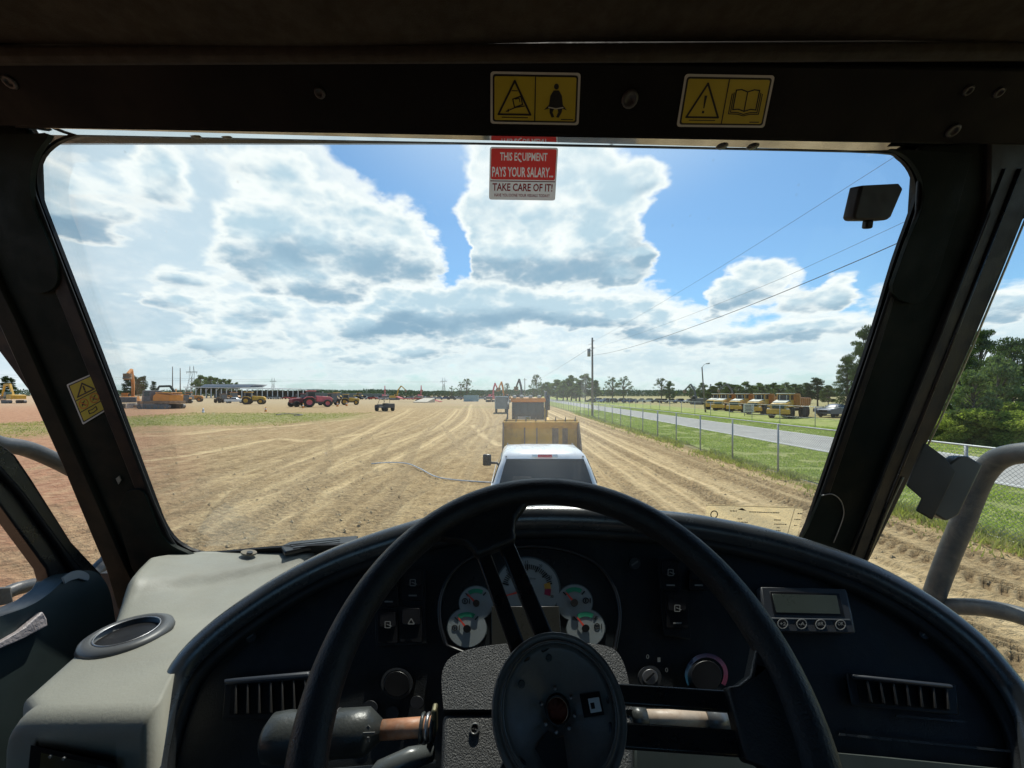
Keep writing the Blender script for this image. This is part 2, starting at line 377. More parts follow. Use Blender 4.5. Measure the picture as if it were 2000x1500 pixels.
# ------------------------------------------------------------------ the cab the camera sits in
dark = pm('cab_dark_plastic', (.012, .014, .015), .5, var=.25, scale=9, bump=.25, bscale=400)
pillarm = pm('pillar_green_black', (.011, .016, .013), .65, var=.2, scale=5, bump=.15, bscale=300, spec=.1, dirt=(.03, .03, .022), dirt_amt=.2)
pillarm2 = pm('pillar_brown_black', (.015, .0155, .011), .6, var=.2, scale=5, bump=.15, bscale=300, spec=.1)
rubber = pm('black_rubber', (.006, .006, .007), .55, var=.2, scale=10, spec=.3)
beamm = pm('header_plastic', (.009, .009, .010), .6, var=.3, scale=3, bump=.15, bscale=300, spec=.12)
headm = pm('brown_headliner', (.028, .021, .013), .95, var=.2, scale=14, bump=.5, bscale=700)
jambm = pm('glossy_jamb_paint', (.72, .74, .76), .07, var=.05, scale=3, spec=1.0, metal=1.0)
blackpaint = pm('black_paint', (.012, .012, .013), .3, var=.2, scale=8)
railm = pm('worn_black_rail', (.055, .060, .062), .45, var=.25, scale=8, bump=.3, bscale=90, dirt=(.22, .20, .16), dirt_amt=.45)
seam = pm('yellow_edge_trim', (.55, .47, .28), .4, var=.2, scale=20)
glassm = glass('windshield_glass', dust=.008, patchy=.05)
glass2 = glass('side_glass', dust=.008)
grey_con = pm('grey_console_plastic', (.285, .28, .235), .62, var=.10, scale=4, bump=.2, bscale=260, dirt=(.26, .23, .18), dirt_amt=.35)
metal = pm('bare_metal', (.35, .35, .36), .35, .8, var=.15, scale=12)
sillm = pm('scuffed_sill', (.42, .37, .37), .4, var=.25, scale=12, bump=.3, bscale=60)

cab = empty('truck_cab', (0, 0, 1.6), 0, 'dark truck cab interior framing the whole view, with windscreen, roof beam, pillars and left door', 'truck cab')
def cp(name, mb, m, bevel=0, seg=2, par=cab): return mb.build(name, m, par, bevel, seg)
def B(*a): return MB().box(*a)
E = EYE
WS = Plane((0, .70, E+.457), (0, -1, -.289))            # windscreen, leaning
def on(surf, pts, lift=0.): return [surf(x, y, lift)[0] for x, y in pts]
# windscreen opening outline (clockwise from top left)
open_px = sp2([(150,264),(112,278),(82,306),(72,345),(78,385),(95,432),(142,552),(200,702),(258,860),(305,985),(322,1026),(346,1058),(385,1078),(430,1079),(560,1068),(760,1062),(1000,1060),(1400,1062),(1540,1064),(1566,1046),(1600,955),(1650,808),(1700,662),(1745,512),(1783,405),(1789,370),(1780,335),(1756,308),(1720,298),(1500,292),(1100,284),(700,275),(400,269)], 3)
def ring_plate(surf, inner, outer, thick, lift, name, m, par=cab, bevel=0):
    mb = MB(); n = len(inner); rows = []
    for L in (0, 1):
        for pts in (inner, outer): rows.append([surf.at(x, y, lift+thick)[0]-surf.n*thick*(1-L) for x, y in pts])
    a, b, c, d = rows[0], rows[1], rows[2], rows[3]
    mb.grid([a, b, d, c, a], closed=True, smooth=False)
    return mb.build(name, m, par, bevel)
def grow(pts, f):
    cx = sum(p[0] for p in pts)/len(pts); cy = 670; out = []
    n = len(pts)
    for i in range(n):
        x0, y0 = pts[i-1]; x1, y1 = pts[(i+1) % n]; dx, dy = x1-x0, y1-y0; L = math.hypot(dx, dy) or 1
        nx, ny = dy/L, -dx/L
        if (pts[i][0]-cx)*nx+(pts[i][1]-cy)*ny < 0: nx, ny = -nx, -ny
        w = f(pts[i]); out.append((pts[i][0]+nx*w, pts[i][1]+ny*w))
    return out
pane = MB().prism(on(WS, grow(open_px, lambda p: 14), -.012), WS.n*.005)
gl = cp('windscreen', pane, glassm)
wf = lambda p: 6 if p[1] < 300 else (26 if p[1] < 1000 else 16)
gk_out = grow(open_px, wf)
ring_plate(WS, open_px, gk_out, .007, -.004, 'windscreen_gasket', rubber, gl)
# header beam: jamb (glossy downward facing), face, headliner
jx = [(-260, 246), (2300, 296)]
BEAM = Plane((0, .66, E+.4576), (0, -.62, -.78))
jt = [(20, 251), (1990, 283)]
jb = MB(); jb.prism([WS(30,262,.0)[0], WS(1860,299,.0)[0], BEAM(1860,281,.0)[0], BEAM(30,249,.0)[0]], Vector((0,.004,.03)))
cp('windscreen_jamb', jb, jambm)
for i, (bx, by) in enumerate(((379,261),(440,262),(1411,283),(1471,284))):
    p = WS(bx, by, .012)[0]; mb = MB().lathe([(.0001,-.004),(.009,-.003),(.013,.002),(.013,.010),(.008,.012)], p, (0,.1,1), 16)
    cp('jamb_bolt', mb, blackpaint)
bf = [BEAM(x, y)[0] for x, y in ((-400,240),(2400,292),(2400,140),(1000,118),(-400,92))]
cp('header_beam', MB().prism(bf, -BEAM.n*.10), beamm, .004)
for (x, y, r) in ((20,160,12),(625,181,10),(1230,193,16),(1860,255,12),(1890,176,9),(1950,180,9)):
    p, n = BEAM(x, y, 0); rr = r/FPX*p.y*1.0
    cp('beam_screw', MB().lathe([(rr,0),(rr,.003),(rr*.55,.004),(rr*.5,.001),(.0001,.001)], p, n, 14), pm('screw_grey', (.04,.04,.045), .35))
y0 = BEAM(1000,118)[0].y
hl = [[], []]
hmb = MB(); rows = []
for j in range(9):
    t = j/8; rows.append([Vector((x, .575-t*1.55, E+.522+.02*math.sin(t*3)+.006*math.sin(x*5))) for x in np.linspace(-1.06, 1.10, 24)])
hmb.grid(rows); cp('headliner', hmb, headm)
cp('headliner_lip', MB().tube([(-1.05,.585,E+.515),(1.1,.575,E+.516)], .012, 8), headm)
cp('roof_panel', B((0.02,-.05,E+.60),(2.2,1.9,.05)), blackpaint, .02)
# A pillars
def pillar(strips, mats, thick):
    par = None
    for i, (pts, lift, th) in enumerate(strips):
        o = plate(WS, pts, th, lift).build('windscreen_pillar' if par is None else ('pillar_seal' if i == 1 else 'pillar_facet'), mats[i], cab if par is None else par, .004, 2)
        if par is None: par = o
    return par
# left: main facet, inner black seal, outer facet
Lp = pillar([
 ([(-190,200),(60,225),(50,330),(56,400),(110,555),(232,862),(290,1010),(322,1078),(250,1130),(236,1128),(75,760),(0,590),(-190,250)], .0, .012),
 ([(46,300),(66,380),(120,520),(214,760),(300,985),(330,1050),(352,1082),(322,1086),(288,1020),(225,862),(100,555),(44,400)], .008, .007),
 ([(-190,110),(0,560),(40,640),(110,800),(182,960),(243,1100),(262,1140),(236,1215),(205,1110),(180,1052),(120,908),(60,775),(0,642),(-190,250)], .002, .020)],
 [pillarm, rubber, pillarm2], .03)
cp('pillar_core', MB().prism(on(WS,[(44,240),(-200,200),(-200,420),(55,760),(236,1140),(300,1110),(325,1078),(290,1010),(225,850),(100,545),(52,400)],.0), WS.n*-.03), rubber)
cp('pillar_core', MB().prism(on(WS,[(1815,250),(2300,250),(2010,330),(1960,420),(1830,740),(1680,1085),(1600,1085),(1612,1000),(1720,690),(1800,450)],.0), WS.n*-.03), rubber)
cover1 = sp2([(60,262),(95,262),(70,300),(58,350),(64,400),(84,450),(106,505),(112,545),(100,566),(75,572),(50,565),(36,540),(20,480),(-60,300),(-60,262)], 3)
cp('pillar_corner_cover', plate(WS, cover1, .009, .011), pillarm, .006, 3)
cover2 = sp2([(246,962),(262,956),(280,962),(296,1000),(312,1040),(335,1066),(372,1084),(372,1094),(290,1112),(262,1118),(250,1085),(236,1035),(232,990)], 3)
cp('pillar_corner_cover', plate(WS, cover2, .009, .011), pillarm, .006, 3)
cp('pillar_clip', plate(WS, [(226,935),(232,930),(236,938),(231,946)], .002, .013), grey_con)
Rp = pillar([
 ([(1790,240),(1945,240),(1925,420),(1815,700),(1700,1000),(1668,1100),(1560,1080),(1572,1050),(1620,930),(1700,700),(1782,470),(1806,400),(1810,350)], .0, .012),
 ([(1812,350),(1806,410),(1768,520),(1720,680),(1660,855),(1608,1005),(1590,1075),(1562,1075),(1580,1040),(1640,865),(1700,690),(1756,520),(1792,415),(1796,350)], .008, .007),
 ([(1935,235),(2300,235),(2000,428),(1960,528),(1900,672),(1830,830),(1762,966),(1692,1108),(1660,1108),(1705,985),(1820,690),(1930,420)], .0, .022)],
 [pillarm, rubber, dark], .03)
cp('door_edge_trim', MB().tube([WS(x,y,.024)[0] for x,y in ((2012,405),(1965,520),(1903,668),(1833,828),(1798,898))], .0018, 6), seam)
cp('door_edge_trim', MB().tube([WS(x,y,.024)[0] for x,y in ((1764,932),(1735,995),(1694,1092))], .0018, 6), seam)
cp('pillar_groove', MB().tube([WS(x,y,.022)[0] for x,y in ((1990,330),(1850,690),(1745,950),(1690,1095))], .004, 6), blackpaint)
cp('pillar_groove', MB().tube([WS(x,y,.022)[0] for x,y in ((1960,330),(1838,650),(1720,940),(1650,1105))], .003, 6), dark)
cover3 = sp2([(1740,290),(1772,306),(1795,335),(1805,370),(1800,410),(1775,470),(1750,540),(1744,560),(1750,580),(1775,592),(1800,588),(1822,560),(1850,480),(1900,300)], 3)
cp('pillar_corner_cover', plate(WS, cover3, .009, .011), pillarm, .006, 3)
cover4 = sp2([(1606,968),(1625,966),(1645,980),(1650,1005),(1640,1040),(1620,1082),(1562,1078),(1580,1030)], 3)
cp('pillar_corner_cover', plate(WS, cover4, .007, .011), pillarm, .005, 3)
cp('pillar_wire', MB().tube([WS(x,y,.020)[0] for x,y in sp2([(1605,968),(1625,965),(1642,978),(1648,1003),(1640,1030),(1628,1060)],4)], .0012, 6), metal)
# side walls, rear, floor (they keep the cab dark)
LX, RX = -1.04, 1.07
for sx_, X in ((-1, LX), (1, RX)):
    nm = 'side_wall'
    cp(nm, B((X,-.15,E-1.07),(.04,1.9,.68)) if sx_ > 0 else B((X,-.15,E-.97),(.04,1.9,.90)), dark)
    cp(nm, B((X,-.15,E+.50),(.04,1.5,.14)), dark)
    cp(nm, B((X,-.48,E+.02),(.04,1.10,.86)), dark)  # unseen panel added over the rear side windows to darken the cab
for c_, d_ in (((.015,-1.04,E-.80),(2.15,.05,1.2)),((.015,-1.04,E+.46),(2.15,.05,.28)),((-.78,-1.04,E+.06),(.56,.05,.52)),((.81,-1.04,E+.06),(.56,.05,.52))): cp('rear_wall', B(c_, d_), dark)
cp('rear_window', B((.015,-1.04,E+.06),(1.03,.006,.52)), glass2)
cp('cab_floor', B((.015,-.05,E-1.40),(2.15,2.0,.05)), dark)
cp('front_bulkhead', B((-.16,.985,E-.93),(1.75,.04,.96)), dark); cp('front_bulkhead', B((.88,.985,E-1.08),(.33,.04,.66)), dark)
sw_ = [WS(2002,300,.0)[0], WS(1700,1085,.0)[0], Vector((.90,.945,E-.95)), Vector((1.06,.30,E-.95)), Vector((1.06,.30,E+.44))]
cp('side_window', MB().prism(sw_, Vector((.003,0,0))), glass2)
# door on the left
LD = Plane((-.97, 0, E), (1, 0, .0))
door = cp('door', plate(LD, [(-260,700),(-120,770),(0,866),(32,890),(62,934),(140,1058),(196,1118),(214,1150),(222,1188),(222,1300),(-260,1700),(-260,1260),(0,1198),(60,1172),(88,1152),(98,1134),(92,1112),(0,985),(-260,800)], .03, 0), blackpaint, .006, 3)
plate(LD, [(-258,745),(0,905),(50,962),(120,1058),(168,1120),(180,1150),(170,1155),(112,1065),(40,965),(0,922),(-258,765)], .012, .03).build('door_seal', rubber, door, .003)
dp = sp2([(228,1235),(222,1190),(212,1148),(192,1120),(165,1114),(135,1124),(100,1156),(60,1182),(0,1204),(-260,1290)], 4)
plate(Plane((-.93,0,E),(1,0,.15)), dp+[(-260,2000),(0,1560),(60,1420),(225,1262)], .05, -.05).build('door_panel', pm('door_green_grey', (.035,.05,.05), .45, var=.2, scale=6), door, .02, 4)
ledge = plate(Plane((-.93,0,E),(1,0,.15)), [(-200,1310),(0,1255),(40,1232),(84,1194),(92,1208),(94,1222),(50,1246),(0,1268),(-200,1330)], .012, .0)
ledge.build('door_ledge', sillm, door, .004)
plate(Plane((-.93,0,E),(1,0,.15)), sp2([(123,1128),(140,1117),(158,1114),(174,1122),(172,1134),(155,1130),(138,1134),(128,1140)],3), .004, .001).build('panel_painted_highlight', pm('highlight_grey',(.30,.30,.30),.35), door, .002)  # pale crescent paints a highlight on the panel's rounded top
# outside rails seen through the side openings
hr = lambda nm, pts, X, r: cp(nm, MB().tube(smooth_path([Vector((X, X/((p[0]-1000)/FPX), E+(HZ-p[1])/FPX*X/((p[0]-1000)/FPX))) for p in pts], 8), r, 16), railm)
hr('grab_rail', [(-260,865),(-60,855),(0,868),(50,876),(100,896),(150,922),(205,955),(238,1000),(236,1050),(214,1088),(192,1112),(170,1150),(150,1300)], -1.30, .020)
hr('grab_rail', [(1795,1260),(1822,1170),(1850,1092),(1880,1020),(1904,958),(1924,920),(1955,894),(2010,884),(2120,884),(2400,900)], 1.18, .0235)
hr('grab_rail', [(1790,1230),(1840,1190),(1890,1185),(1950,1192),(2010,1208),(2150,1260)], 1.20, .020)
hr('step_rail', [(-200,1185),(-60,1180),(0,1163),(40,1148),(86,1142),(130,1160)], -1.25, .016)
plate(Plane((-1.25,0,E),(1,0,0)), [(-80,1155),(24,1146),(28,1178),(-80,1200)], .03).build('step_bracket', railm, cab, .004)
# latch bracket on the right pillar
bm_ = pm('bracket_brown_black', (.06,.05,.036), .4, var=.2, scale=10)
LBP = Plane((.84,.76,E-.12), (-.25,-1,.1))
b0 = cp('latch_bracket', plate(LBP, [(1806,864),(1850,896),(1868,922),(1846,968),(1822,1016),(1790,998),(1801,974),(1771,948)], .004, 0), bm_, .002)
P0 = [LBP(x,y)[0] for x,y in ((1868,922),(1822,1016))]
q1 = LBP(1895,906,-.03)[0]; q2 = LBP(1850,1000,-.03)[0]
sm_ = MB(); sm_.add([P0[0],P0[1],q2,q1],[(0,1,2,3)]); 
bkk = [LBP(x,y,-.03)[0] for x,y in ((1830,905),(1851,890),(1867,889),(1895,906),(1850,1000),(1826,1012),(1792,992),(1806,962))]
sm_ = MB().prism(bkk, LBP.n*.028); sm_.build('latch_block', pm('bracket_lit_side',(.16,.15,.12),.4), b0, .003)  # lighter than the front plate: the bracket's lit side put into colour
# small sensor / aerial box on the glass
sb = empty('sensor_box', WS(1712,395,0)[0], 0, 'small black square sensor box stuck inside the windscreen at its top right corner', 'sensor')
fr = [(1682,362),(1758,358),(1766,368),(1742,424),(1734,430),(1672,430),(1667,424)]
frontp = [WS.at(x,y,.032)[0] for x,y in fr]; 
back = [p - WS.n*.03 for p in frontp]
MB().prism(frontp, [-(WS.n*.018)+Vector((-.006,.002,.001))]*len(frontp)).build('sensor_housing', pm('sensor_black',(.014,.014,.015),.5), sb, .004, 3)
MB().prism([WS.at(x,y,.03)[0] for x,y in [(1694,429),(1708,429),(1706,446),(1692,446)]], WS.n*-.012).build('sensor_stub', rubber, sb, .003)

# ------------------------------------------------------------------ stickers
yel = pm('sticker_yellow', (.46,.37,.03), .45, var=.06, scale=10); wht = pm('sticker_white', (.52,.52,.49), .5, var=.05, scale=10)
blk = pm('sticker_black', (.012,.012,.012), .5, var=.05, scale=10); redm = pm('sticker_red', (.55,.035,.03), .45, var=.08, scale=10)
orm = pm('sticker_orange', (.55,.16,.02), .5)
def quadmap(surf, q, lift=0.):     # q = TL,TR,BR,BL in px ; f(u,v,l)
    C4 = [surf(x, y, 0)[0] for x, y in q]; n = surf(q[0][0], q[0][1])[1]
    def f(u, v, l=0.): return (C4[0]*(1-u)*(1-v)+C4[1]*u*(1-v)+C4[2]*u*v+C4[3]*(1-u)*v)+n*(lift+l)
    return f, n
def flat(mb, f, pts, l, mi, th=.00025):
    a = [f(u, v, l) for u, v in pts]; n = (f(0,0,1)-f(0,0,0)); mb.prism(a, n*th, mi)
def line(mb, f, pts, w, l, mi, ar=1., closed=False):    # stroke; ar = height/width of the label
    m = len(pts)
    for i in range(m if closed else m-1):
        (x0, y0), (x1, y1) = pts[i], pts[(i+1) % m]; dx, dy = x1-x0, (y1-y0)*ar; L = math.hypot(dx, dy) or 1
        nx, ny = -dy/L*w/2, dx/L*w/2/ar; ex, ey = dx/L*w*.35, dy/L*w*.35/ar
        flat(mb, f, [(x0-ex+nx,y0-ey+ny),(x1+ex+nx,y1+ey+ny),(x1+ex-nx,y1+ey-ny),(x0-ex-nx,y0-ey-ny)], l, mi)
def rr(x0,y0,x1,y1,r,ar): return [(x, y/ar) for x, y in rrect(x0, y0*ar, x1, y1*ar, r)]
def sticker(name, label, surf, q, ar, backing=wht, bc=yel, thick=.0008, lift=.0005, root_label=None):
    f, n = quadmap(surf, q, lift); c = f(.5,.5)
    root = empty(name, c, 0, label, 'sticker')
    mb = MB(); pts = [f(u,v,0) for u,v in rr(0,0,1,1,.035,ar)]; mb.prism(pts, n*thick); mb.build('backing', backing, root)
    return root, f, thick
def film(name, c):
    m = bpy.data.materials.new(name); m.use_nodes = True; T = NT(m.node_tree); T.n.clear()
    d = T.node('ShaderNodeBsdfDiffuse'); t_ = T.node('ShaderNodeBsdfTranslucent'); d.inputs[0].default_value = (*c,1); t_.inputs[0].default_value = (*c,1)
    mx = T.node('ShaderNodeMixShader'); mx.inputs[0].default_value = .8; T.l.new(d.outputs[0], mx.inputs[1]); T.l.new(t_.outputs[0], mx.inputs[2])
    o = T.node('ShaderNodeOutputMaterial'); T.l.new(mx.outputs[0], o.inputs[0]); MC[name] = m; return m
wfilm = film('white_film', (.92,.88,.84)); rfilm = film('red_film', (.95,.10,.09)); wfilm2 = film('white_print', (.95,.92,.88)); rfilm2 = film('red_print', (.32,.02,.02))
# 1: tip-over / seat belt
st, f, L = sticker('warning_sticker', 'yellow label on the roof beam with a tipping vehicle triangle and a belted seated figure', BEAM, [(958,139),(1134,142),(1130,244),(958,241)], .59)
ar = .59; a, b = MB(), MB(); mm = [yel, blk, wht]
flat(a, f, rr(.025,.045,.975,.955,.03,ar), L, 1); flat(a, f, rr(.045,.08,.955,.92,.02,ar), L+.0003, 0)
a.build('yellow_field', mm, st)
line(b, f, [(.5,.08),(.5,.92)], .012, L+.0007, 1, ar)
line(b, f, [(.27,.16),(.45,.80),(.09,.80)], .022, L+.0007, 1, ar, True)
line(b, f, [(.25,.50),(.34,.44),(.36,.60),(.27,.66)], .013, L+.0007, 1, ar, True); line(b, f, [(.28,.50),(.32,.48),(.33,.55)], .010, L+.0007, 1, ar)
line(b, f, [(.18,.74),(.28,.66),(.38,.63)], .012, L+.0007, 1, ar); line(b, f, [(.2,.70),(.2,.75)], .012, L+.0007, 1, ar); line(b, f, [(.24,.34),(.30,.34)], .010, L+.0007, 1, ar)
line(b, f, [(.13,.86),(.42,.86)], .01, L+.0007, 1, ar)
flat(b, f, [(.735+.028*math.cos(t), .25+.055*math.sin(t)) for t in np.linspace(0, 6.28, 13)[:-1]], L+.0007, 1)
flat(b, f, [(.705,.32),(.765,.32),(.80,.42),(.815,.62),(.655,.62),(.67,.42)], L+.0007, 1)
flat(b, f, [(.60,.70),(.655,.60),(.815,.60),(.86,.70),(.80,.66),(.67,.66)], L+.0007, 1)
flat(b, f, [(.665,.66),(.72,.66),(.70,.74),(.72,.84),(.69,.85),(.665,.75)], L+.0007, 1); flat(b, f, [(.75,.66),(.81,.66),(.80,.75),(.77,.85),(.74,.84),(.765,.74)], L+.0007, 1)
line(b, f, [(.655,.645),(.735,.67),(.815,.645)], .012, L+.0011, 2, ar)
line(b, f, [(.80,.885),(.93,.885)], .012, L+.0007, 1, ar)
b.build('printed_symbols', mm, st)
# 2: warning + manual
st, f, L = sticker('warning_sticker', 'slanted yellow label on the roof beam at right, with exclamation triangle and open book', BEAM, [(1338,144),(1513,147),(1492,249),(1321,247)], .59)
a, b = MB(), MB()
flat(a, f, rr(.025,.045,.975,.955,.03,ar), L, 1); flat(a, f, rr(.045,.08,.955,.92,.02,ar), L+.0003, 0); a.build('yellow_field', mm, st)
line(b, f, [(.5,.08),(.5,.92)], .012, L+.0007, 1, ar)
line(b, f, [(.27,.16),(.45,.80),(.09,.80)], .022, L+.0007, 1, ar, True); line(b, f, [(.13,.86),(.42,.86)], .01, L+.0007, 1, ar)
flat(b, f, [(.255,.38),(.285,.38),(.276,.62),(.264,.62)], L+.0007, 1); flat(b, f, [(.258,.67),(.282,.67),(.282,.72),(.258,.72)], L+.0007, 1)
bk = [(.73,.30),(.66,.26),(.60,.27),(.60,.64),(.66,.63),(.73,.67),(.80,.63),(.86,.64),(.86,.27),(.80,.26)]
line(b, f, bk, .013, L+.0007, 1, ar, True); line(b, f, [(.73,.30),(.73,.67)], .012, L+.0007, 1, ar)
for d_ in (.02,.04):
    line(b, f, [(.60-d_,.30+d_),(.60-d_,.66+d_*1.6),(.66,.66+d_*1.7),(.73,.70+d_*1.5),(.80,.66+d_*1.7),(.86+d_,.66+d_*1.6),(.86+d_,.30+d_)], .010, L+.0007, 1, ar)
line(b, f, [(.82,.885),(.92,.885)], .012, L+.0007, 1, ar)
b.build('printed_symbols', mm, st)
# 3: pillar sticker
PL = Plane(WS(175,775,.013)[0], WS.n)
st, f, L = sticker('warning_sticker', 'tall tilted yellow label with a triangle and two circles on the left windscreen pillar', PL, [(131,751),(186,727),(214,798),(163,829)], 1.4)
ar = 1.4; a, b = MB(), MB(); m4 = [yel, blk, wht, orm]
flat(a, f, rr(.05,.035,.95,.965,.03,ar), L, 1); flat(a, f, rr(.09,.06,.91,.94,.02,ar), L+.0003, 0); a.build('yellow_field', mm, st)
for y_ in (.43,.72): line(b, f, [(.09,y_),(.91,y_)], .03, L+.0007, 1, ar)
line(b, f, [(.50,.12),(.80,.37),(.20,.37)], .045, L+.0007, 1, ar, True); line(b, f, [(.50,.20),(.50,.29)], .05, L+.0007, 1, ar); line(b, f, [(.50,.325),(.50,.335)], .05, L+.0007, 1, ar)
for cx in (.30,.70):
    line(b, f, [(cx+.15*math.cos(t), .575+.11*math.sin(t)) for t in np.linspace(0, 6.28, 17)[:-1]], .03, L+.0007, 3, ar, True)
    line(b, f, [(cx-.10,.50),(cx+.10,.65)], .03, L+.0009, 3, ar); line(b, f, [(cx+.06,.52),(cx-.04,.58),(cx+.05,.63)], .03, L+.0007, 1, ar); line(b, f, [(cx-.07,.61),(cx-.02,.54)], .03, L+.0007, 1, ar)
line(b, f, [(.36,.86),(.36,.78),(.50,.80),(.64,.78),(.64,.86),(.50,.88)], .03, L+.0007, 1, ar, True)
b.build('printed_symbols', m4, st)
# 4: red and white sticker on the glass
st, f, L = sticker('equipment_sticker', 'red and white sticker lettered THIS EQUIPMENT PAYS YOUR SALARY at the windscreen top', WS, [(957,287),(1090,289),(1084,392),(955,390)], .77, backing=wfilm, lift=.001, thick=.0003)
T1 = lambda u, v: f(u, v, L+.0006)
knockout(rr(.02,.03,.98,.61,.03,.77), f, [('THIS EQUIPMENT', .15, .10, .85, .28), ('PAYS YOUR SALARY...', .04, .37, .95, .56)], L+.0003, .02).build('red_field', rfilm, st)
t = MB(); text_on(t, T1, 'TAKE CARE OF IT!', .05, .68, .95, .83, 0, .02); text_on(t, T1, 'HAVE YOU DONE YOUR VISUALS TODAY?', .08, .88, .91, .94, 0, .02); t.build('red_lettering', rfilm2, st)
t = MB(); line(t, f, [(.02,.64),(.98,.64)], .012, L+.0004, 0, .77); t.build('dividing_rule', rfilm2, st)
# 5: paper's reflection, painted as a clear film at the windscreen's lower right
if 'clear_film' not in MC:
    m = bpy.data.materials.new('clear_film'); m.use_nodes = True; T = NT(m.node_tree); T.n.clear()
    tr = T.node('ShaderNodeBsdfTransparent'); df = T.node('ShaderNodeBsdfTranslucent'); df.inputs[0].default_value = (.8,.72,.55,1); tr.inputs[0].default_value = (.93,.88,.76,1)
    mx = T.node('ShaderNodeMixShader'); mx.inputs[0].default_value = .24; T.l.new(tr.outputs[0], mx.inputs[1]); T.l.new(df.outputs[0], mx.inputs[2])
    o = T.node('ShaderNodeOutputMaterial'); T.l.new(mx.outputs[0], o.inputs[0]); MC['clear_film'] = m
st, f, L = sticker('painted_reflection', 'painted tan reflection of small black print, low at the right corner of the windscreen', WS, [(1378,984),(1568,990),(1556,1048),(1374,1040)], .3, backing=MC['clear_film'], lift=.002)
b = MB(); ar = .3
line(b, f, [(.09+.035*math.cos(t_), .33+.12*math.sin(t_)) for t_ in np.linspace(0,6.28,15)[:-1]], .01, L, 0, ar, True)
flat(b, f, [(.33,.13),(.37,.08),(.42,.16),(.37,.16)], L, 0)
rr_ = random.Random(3)
for (u0, u1, v) in ((.25,.32,.19),(.45,.75,.2),(.34,.38,.45),(.33,.45,.56),(.35,.44,.62),(.72,.78,.44),(.73,.86,.58),(.76,.79,.7),(.74,.81,.8),(.95,.99,.2),(.93,.98,.4),(.94,.97,.6)):
    u = u0
    while u < u1:
        w = rr_.uniform(.006,.016); flat(b, f, [(u,v-.018),(u+w,v-.018),(u+w,v+.018),(u,v+.018)], L, 0); u += w+rr_.uniform(.004,.008)
line(b, f, [(.0,.02),(1,.02)], .004, L, 0, ar); line(b, f, [(.91,.05),(.885,.97)], .004, L, 0, ar)
b.build('reflected_marks', pm('print_brown',(.10,.07,.04),.6), st)
# ------------------------------------------------------------------ dashboard
D = Dash()
panelm = pm('dash_panel', (.010,.012,.014), .5, var=.3, scale=7, bump=.3, bscale=500, spec=.4, dirt=(.045,.044,.04), dirt_amt=.35)
bolm = pm('dash_pad', (.048,.055,.062), .27, var=.25, scale=7, bump=.15, bscale=350, spec=1.0, dirt=(.10,.10,.09), dirt_amt=.25)
facem = pm('gauge_face', (.29,.325,.325), .6, var=.05, scale=20); grn = pm('gauge_green', (.03,.30,.16), .6); ndl = pm('needle_red', (.75,.07,.04), .5)
lcdm = pm('lcd', (.06,.072,.062), .25, var=.15, scale=20); iconm = pm('icon_white', (.20,.20,.19), .6); swm = pm('switch_black', (.010,.010,.011), .35)
dash = empty('dashboard', (0, .6, 2.2), 0, 'curved black dashboard with padded rim, gauge cluster and switches below the windscreen', 'dashboard')
arc = sp2([(272,1560),(275,1500),(288,1430),(305,1370),(340,1290),(400,1225),(480,1165),(560,1115),(640,1075),(720,1045),(800,1020),(860,1005),(950,992),(1050,987),(1150,989),(1250,995),(1340,1003),(1420,1016),(1500,1033),(1580,1055),(1680,1090),(1740,1118),(1800,1152),(1860,1193),(1920,1243),(1970,1300),(2002,1345),(2035,1420),(2060,1560)], 4)
arc_in = []
for i, (x, y) in enumerate(arc):
    x0, y0 = arc[max(i-1,0)]; x1, y1 = arc[min(i+1,len(arc)-1)]; L = math.hypot(x1-x0, y1-y0); arc_in.append((x-(y1-y0)/L*24, y+(x1-x0)/L*24))
pp = [D(x, y, .008)[0] for x, y in arc_in]
MB().tube(pp, [24/FPX*p.y*1.02 for p in pp], 20).build('padded_rim', bolm, dash)
pp2 = [D(x+(1060-x)*.03, y+26, .0)[0] for x, y in arc_in]
MB().tube(pp2, [15/FPX*p.y for p in pp2], 12).build('lower_rim', panelm, dash)
rows = []
for j in range(26):
    t = j/25; rows.append([D(x+(1060-x)*.02*0, (y+12)+(1600-(y+12))*t, -.004)[0] for x, y in arc_in])
MB().grid(rows).build('dash_face', panelm, dash)
# top deck falling from the padded rim to the foot of the windscreen
r0, r1, r2 = [], [], []
for p in pp:
    sl = (p.z-E)/p.y; yt = min(.95, p.y+.30); zt = min(-.40, sl*yt-.03); ym = p.y+.06
    r0.append(Vector((p.x, p.y+.012, p.z+.008))); r1.append(Vector((p.x, ym, E+sl*ym-.012))); r2.append(Vector((max(-.40, min(.93,p.x*1.05)) if p.x < 0 else min(.98,p.x*1.05), yt, E+zt)))
k0 = 10
MB().grid([r0[k0:], r1[k0:], r2[k0:]]).build('dash_top', bolm, dash)
MB().box((.16,.66,2.17),(1.2,.42,.3)).build('dash_carcass', panelm, dash, .02)
